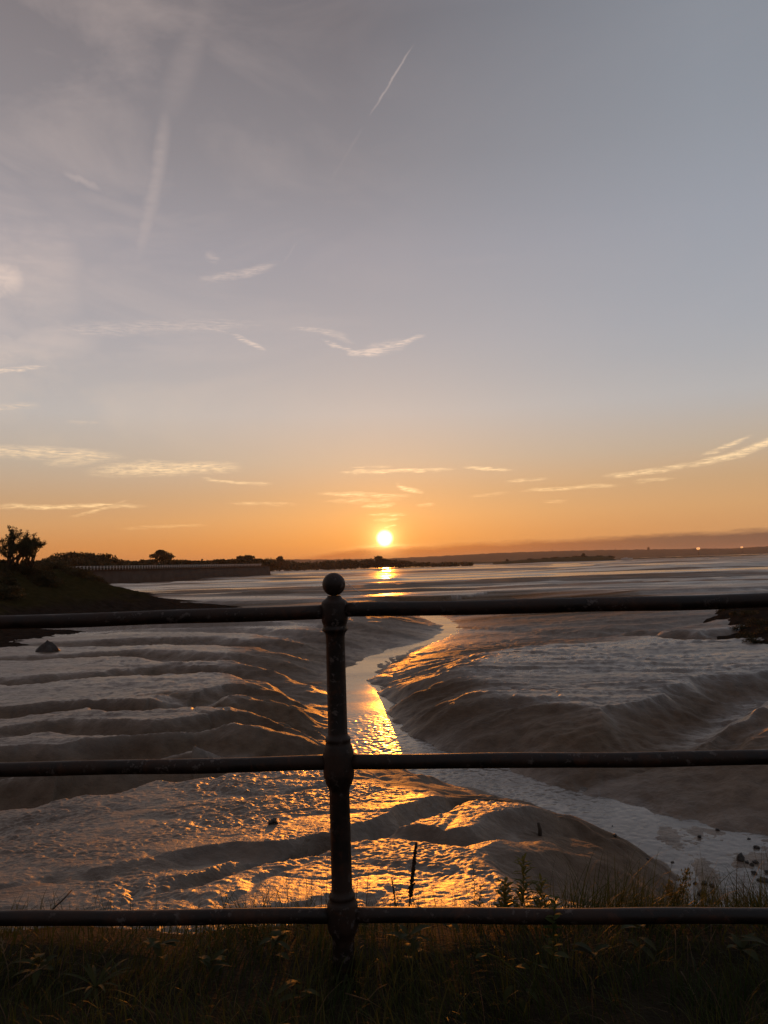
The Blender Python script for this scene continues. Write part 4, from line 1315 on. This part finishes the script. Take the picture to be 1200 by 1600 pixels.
warm = t.ramp(elf, [(E(-2), lin((190, 120, 70))), (E(0.3), lin((196, 126, 72))), (E(1.8), lin((202, 138, 82))), (E(3.4), lin((202, 152, 104))), (E(5.2), lin((190, 156, 122))), (E(7.5), lin((184, 168, 150))), (E(11), lin((183, 178, 175))), (E(16), lin((167, 165, 170))),
                    (E(22), lin((150, 149, 158))), (E(28), lin((128, 127, 134))), (E(36), lin((102, 101, 108))), (E(55), lin((106, 104, 112))), (E(90), lin((102, 100, 106)))])
cool = t.ramp(elf, [(E(-2), lin((92, 74, 64))), (E(0.3), lin((94, 78, 70))), (E(5), lin((94, 80, 78))), (E(12), lin((88, 80, 84))), (E(25), lin((84, 82, 90))), (E(50), lin((90, 92, 104))), (E(90), lin((102, 100, 106)))])
ca = t.math('COSINE', t.math('MULTIPLY', t.math('SUBTRACT', az, SUN_AZ), 0.0174533))
sky = t.mix(t.maprange(ca, -0.5, 0.82, 0, 1), cool, warm)
ns = t.new('ShaderNodeTexSky'); ns.sky_type = 'NISHITA'; ns.sun_disc = False
ns.sun_elevation = R(SUN_EL); ns.sun_rotation = R(SUN_AZ); ns.dust_density = 2.0; ns.air_density = 1.0
# warmer veil towards the left, bluer to the right of the sun
lr = t.maprange(az, -28, 26, 1, 0)
sky = t.mix(t.math('MULTIPLY', lr, t.maprange(el, 4, 20, 0, 0.22)), sky, lin((182, 162, 154)))
sky = t.mix(t.math('MULTIPLY', t.maprange(az, -2, 24, 0, 1), t.maprange(el, 6, 14, 0, 0.5)), sky, lin((152, 161, 172)))
sky = t.mix(t.math('MULTIPLY', t.maprange(az, 0, 26, 0, 1), t.maprange(el, 1.5, 10, 0.45, 0.0)), sky, lin((198, 164, 122)))
# cirrus wisps and trails
wv = t.new('ShaderNodeCombineXYZ'); t.put(wv.inputs[0], az); t.put(wv.inputs[1], el)
n1 = t.noise(t.mapping(wv.outputs[0], (0.35, 1.3, 1), (0, 0, R(6))), 1.0, 5, 0.6, 0.3)
n2 = t.noise(t.mapping(wv.outputs[0], (1.4, 6.5, 1), (0, 0, R(4))), 1.0, 4, 0.62, 0.2)
elw = t.math('ADD', el, t.math('ADD', t.math('MULTIPLY', t.math('SUBTRACT', n1, 0.5), 0.55), t.math('MULTIPLY', t.math('SUBTRACT', n2, 0.5), 0.22)))
cv = t.new('ShaderNodeCombineXYZ'); t.put(cv.inputs[0], az); t.put(cv.inputs[1], elw); cv.inputs[2].default_value = 1
# x0,y0,x1,y1, sag (px, + bends down in the middle), half width px, strength
STROKES = [
    (-60, 704, 205, 716, -3, 13, .50), (60, 725, 190, 712, 0, 10, .35), (125, 738, 390, 730, -3, 14, .62), (200, 722, 345, 728, 0, 6, .45), (310, 747, 430, 757, 2, 4, .60),
    (-60, 792, 240, 790, 0, 5, .62), (100, 808, 205, 779, 4, 3.5, .40), (350, 787, 470, 788, 0, 4, .30), (180, 826, 330, 820, 0, 4, .22),
    (518, 738, 720, 733, 0, 4.5, .75), (720, 729, 805, 734, 0, 3.5, .8), (540, 731, 620, 728, 0, 3, .3), (617, 757, 664, 769, 2, 5, .95), (488, 770, 650, 774, 1, 5, .55), (500, 783, 640, 779, 0, 6, .30), (560, 791, 622, 789, 0, 4.5, .7),
    (570, 805, 640, 803, 0, 3.5, .65), (580, 812, 628, 811, 0, 3, .6), (598, 825, 622, 819, 0, 3, .9), (648, 791, 682, 786, 0, 4, .4),
    (935, 744, 1090, 722, 4, 6, .55), (1060, 730, 1260, 662, 8, 8, .85), (1090, 712, 1180, 678, 2, 4, .5), (805, 767, 980, 757, 0, 4.5, .45), (785, 753, 860, 746, 0, 4, .4), (985, 752, 1060, 747, 0, 4, .3), (845, 785, 890, 782, 0, 3, .2), (730, 778, 800, 768, 0, 4, .2),
    (500, 530, 568, 554, 1, 4, .7), (538, 553, 606, 545, 2, 7, 1.0), (585, 551, 668, 522, 0, 5, .75), (560, 553, 640, 534, 0, 13, .36), (575, 540, 610, 548, 0, 10, .3), (470, 514, 550, 526, -3, 5, .3), (440, 512, 560, 540, -8, 7, .35), (290, 510, 365, 522, -3, 5, .35), (355, 518, 420, 550, 0, 6, .65), (-40, 528, 460, 505, -10, 16, .26), (-50, 583, 85, 568, 2, 6, .7), (-40, 560, 60, 545, 0, 20, .3),
    (300, 436, 440, 408, 6, 9, .40), (318, 395, 345, 410, 0, 12, .22), (-60, 640, 70, 632, 0, 7, .3), (100, 660, 160, 662, 0, 4, .2),
]
acc = None


def stroke(x0, y0, x1, y1, sag, hw, k, vec):
    a0, e0 = azel(x0, y0); a1, e1 = azel(x1, y1)
    ca_, ce_ = (a0 + a1) / 2, (e0 + e1) / 2
    L_ = math.hypot(a1 - a0, e1 - e0) / 2; th = math.atan2(e1 - e0, a1 - a0)
    dg = 57.3 / F_PX
    w_ = hw * dg; sg = sag * dg
    c, s = math.cos(th), math.sin(th)
    d1 = t.new('ShaderNodeVectorMath', operation='DOT_PRODUCT'); t.l.new(vec, d1.inputs[0]); d1.inputs[1].default_value = (c / L_, s / L_, -(ca_ * c + ce_ * s) / L_)
    d2 = t.new('ShaderNodeVectorMath', operation='DOT_PRODUCT'); t.l.new(vec, d2.inputs[0]); d2.inputs[1].default_value = (-s / w_, c / w_, (ca_ * s - ce_ * c + sg) / w_)
    u, v_ = d1.outputs['Value'], d2.outputs['Value']
    u2 = t.math('MULTIPLY', u, u)
    vv = t.math('MULTIPLY_ADD', u2, -sg / w_, v_)
    e_ = t.math('MULTIPLY_ADD', u2, u2, t.math('MULTIPLY', vv, vv))
    mk = t.math('SUBTRACT', 1.0, e_, clamp=True)
    return t.math('MULTIPLY', t.math('MULTIPLY', mk, mk), k)


for s_ in STROKES:
    q_ = stroke(*s_, cv.outputs[0])
    acc = q_ if acc is None else t.math('MAXIMUM', acc, q_)
# trails crossing the upper sky: straight, less ragged
cv2 = t.new('ShaderNodeCombineXYZ'); t.put(cv2.inputs[0], t.math('ADD', az, t.math('MULTIPLY', t.math('SUBTRACT', n1, .5), 0.4))); t.put(cv2.inputs[1], t.math('ADD', el, t.math('MULTIPLY', t.math('SUBTRACT', t.noise(wv.outputs[0], 0.7, 4, .6, 1.0), .5), t.maprange(az, -26, -18, 2.6, 0.0)))); cv2.inputs[2].default_value = 1
TR = [(-70, 430, 52, 438, 0, 36, 1.1), (-60, 395, 40, 422, 8, 12, .8), (-60, 450, 46, 452, -6, 12, .6), (-60, 410, 150, 430, 0, 100, .42), (-60, 560, 170, 520, 0, 36, .4), (30, 250, 190, 420, 0, 60, .12), (60, 515, 120, 535, 0, 34, .32), (206, 430, 262, 150, 6, 16, .28), (250, 200, 340, -80, 4, 30, .14), (573, 187, 650, 62, 0, 2.4, .42), (505, 300, 572, 190, 0, 4, .08), (440, 415, 470, 370, 0, 2.5, .10), (90, 262, 165, 300, 0, 8, .32), (80, 290, 310, 360, 0, 14, .16), (120, 180, 200, 260, 0, 26, .10), (640, 410, 840, 400, 0, 14, .05)]
acc2 = None
for s_ in TR:
    q_ = stroke(*s_, cv2.outputs[0]); acc2 = q_ if acc2 is None else t.math('MAXIMUM', acc2, q_)
n3 = t.noise(t.mapping(wv.outputs[0], (1.1, 9.0, 1), (0, 0, R(-3))), 1.0, 6, 0.65, 0.5)
strk = t.math('MULTIPLY', t.maprange(n3, 0.36, 0.62, 0.06, 1.25), t.maprange(n2, 0.32, 0.55, 0.55, 1.1))
cov = t.math('MULTIPLY', t.math('MULTIPLY', acc, strk), 1.35, clamp=True)
cov = t.math('MAXIMUM', cov, t.math('MULTIPLY', acc2, t.maprange(n1, 0.3, 0.7, 0.55, 1.1)))
veil = t.math('MULTIPLY', t.maprange(t.noise(t.mapping(wv.outputs[0], (0.06, 0.16, 1), (0, 0, R(-18))), 1.0, 6, 0.6, 0.6), 0.45, 0.72, 0, 1), t.math('MULTIPLY', t.maprange(az, -24, 4, 0.38, 0.03), t.maprange(el, 6, 14, 0, 1)))
cov = t.math('MAXIMUM', cov, veil)
# clouds catch the low sun: white-peach aloft, golden near the horizon
ccol = t.ramp(t.maprange(el, 2, 24, 0, 1), [(0, tuple(1.12 * c for c in lin((255, 205, 135)))), (0.2, lin((255, 220, 172))), (0.6, lin((222, 202, 190))), (1, lin((208, 188, 180)))])
sky = t.mix(cov, sky, ccol)
# glow of the air round the sun
sv = Vector((math.sin(R(SUN_AZ)) * math.cos(R(SUN_EL)), math.cos(R(SUN_AZ)) * math.cos(R(SUN_EL)), math.sin(R(SUN_EL))))
dp = t.new('ShaderNodeVectorMath', operation='DOT_PRODUCT'); t.l.new(tc, dp.inputs[0]); dp.inputs[1].default_value = sv
angd = t.math('MULTIPLY', t.math('ARCCOSINE', t.math('MINIMUM', dp.outputs['Value'], 1.0)), 57.29578)
g1 = t.math('MULTIPLY', t.math('EXPONENT', t.math('MULTIPLY', angd, -1 / 0.55)), 2.6)
g2 = t.math('MULTIPLY', t.math('EXPONENT', t.math('MULTIPLY', angd, -1 / 2.6)), 0.30)


def scaled(f, c):
    nd = t.new('ShaderNodeVectorMath', operation='SCALE'); nd.inputs[0].default_value = c; t.put(nd.inputs['Scale'], f); return nd.outputs[0]


def addc(a, b):
    nd = t.new('ShaderNodeVectorMath', operation='ADD'); t.l.new(a, nd.inputs[0]); t.l.new(b, nd.inputs[1]); return nd.outputs[0]


sky = addc(sky, scaled(g2, (1.0, 0.40, 0.06)))
# low bank of cloud on the horizon
edge = t.math('ADD', 1.22, t.math('ADD', t.math('MULTIPLY', t.math('SUBTRACT', n1, .5), 0.5), t.math('MULTIPLY', t.math('SUBTRACT', n2, .5), 0.35)))
edge = t.math('ADD', edge, t.maprange(az, -11, -2, -1.3, 0.12))
edge = t.math('ADD', edge, t.maprange(az, 2, 24, 0, 0.25))
bank = t.maprange(t.math('SUBTRACT', edge, el), -0.05, 0.36, 0, 1)
bcol = t.mix(t.maprange(az, 2, 20, 0, 1), lin((160, 92, 56)), lin((98, 79, 70)))
rim = t.math('MULTIPLY', t.math('EXPONENT', t.math('MULTIPLY', t.math('ABSOLUTE', t.math('SUBTRACT', el, edge)), -9.0)), t.math('EXPONENT', t.math('MULTIPLY', angd, -1 / 1.0)))
sky = t.mix(t.math('MULTIPLY', bank, 0.97), sky, bcol)
sky = addc(sky, scaled(g1, (1.0, 0.62, 0.2)))
sky = addc(sky, scaled(rim, (1.6, 0.8, 0.3)))
disc = t.maprange(angd, 0.36, 0.66, 1, 0)
sky = addc(sky, scaled(disc, (4.0, 2.6, 1.3)))
final = addc(scaled(10.0, (1, 1, 1)), scaled(0, (0, 0, 0)))
sc = t.new('ShaderNodeVectorMath', operation='SCALE'); t.l.new(sky, sc.inputs[0]); sc.inputs['Scale'].default_value = 10.0
tot = t.new('ShaderNodeVectorMath', operation='MULTIPLY_ADD'); t.l.new(ns.outputs[0], tot.inputs[0]); tot.inputs[1].default_value = (0.12, 0.12, 0.12); t.l.new(sc.outputs[0], tot.inputs[2])
t.l.new(tot.outputs[0], bg.inputs['Color'])

sun_d = bpy.data.lights.new('sun', 'SUN'); sun_d.energy = 2.0; sun_d.angle = R(0.5); sun_d.color = (1.0, 0.29, 0.02)
sun = bpy.data.objects.new('sun', sun_d); COL.objects.link(sun)
sl = Vector((math.sin(R(SUN_AZ)) * math.cos(R(SUN_EL + .3)), math.cos(R(SUN_AZ)) * math.cos(R(SUN_EL + .3)), math.sin(R(SUN_EL + .3))))
sun.rotation_euler = sl.to_track_quat('Z', 'Y').to_euler()

# ------------------------------------------------------------------ output
scene.render.engine = 'CYCLES'
scene.cycles.use_denoising = True
scene.cycles.denoising_input_passes = 'RGB_ALBEDO_NORMAL'
scene.cycles.denoising_prefilter = 'ACCURATE'
scene.cycles.max_bounces = 6
scene.cycles.volume_bounces = 0
scene.cycles.transparent_max_bounces = 6
scene.cycles.sample_clamp_indirect = 6
scene.cycles.sample_clamp_direct = 0
scene.view_settings.view_transform = 'Standard'
scene.view_settings.look = 'None'
scene.view_settings.exposure = 0
scene.view_settings.gamma = 1
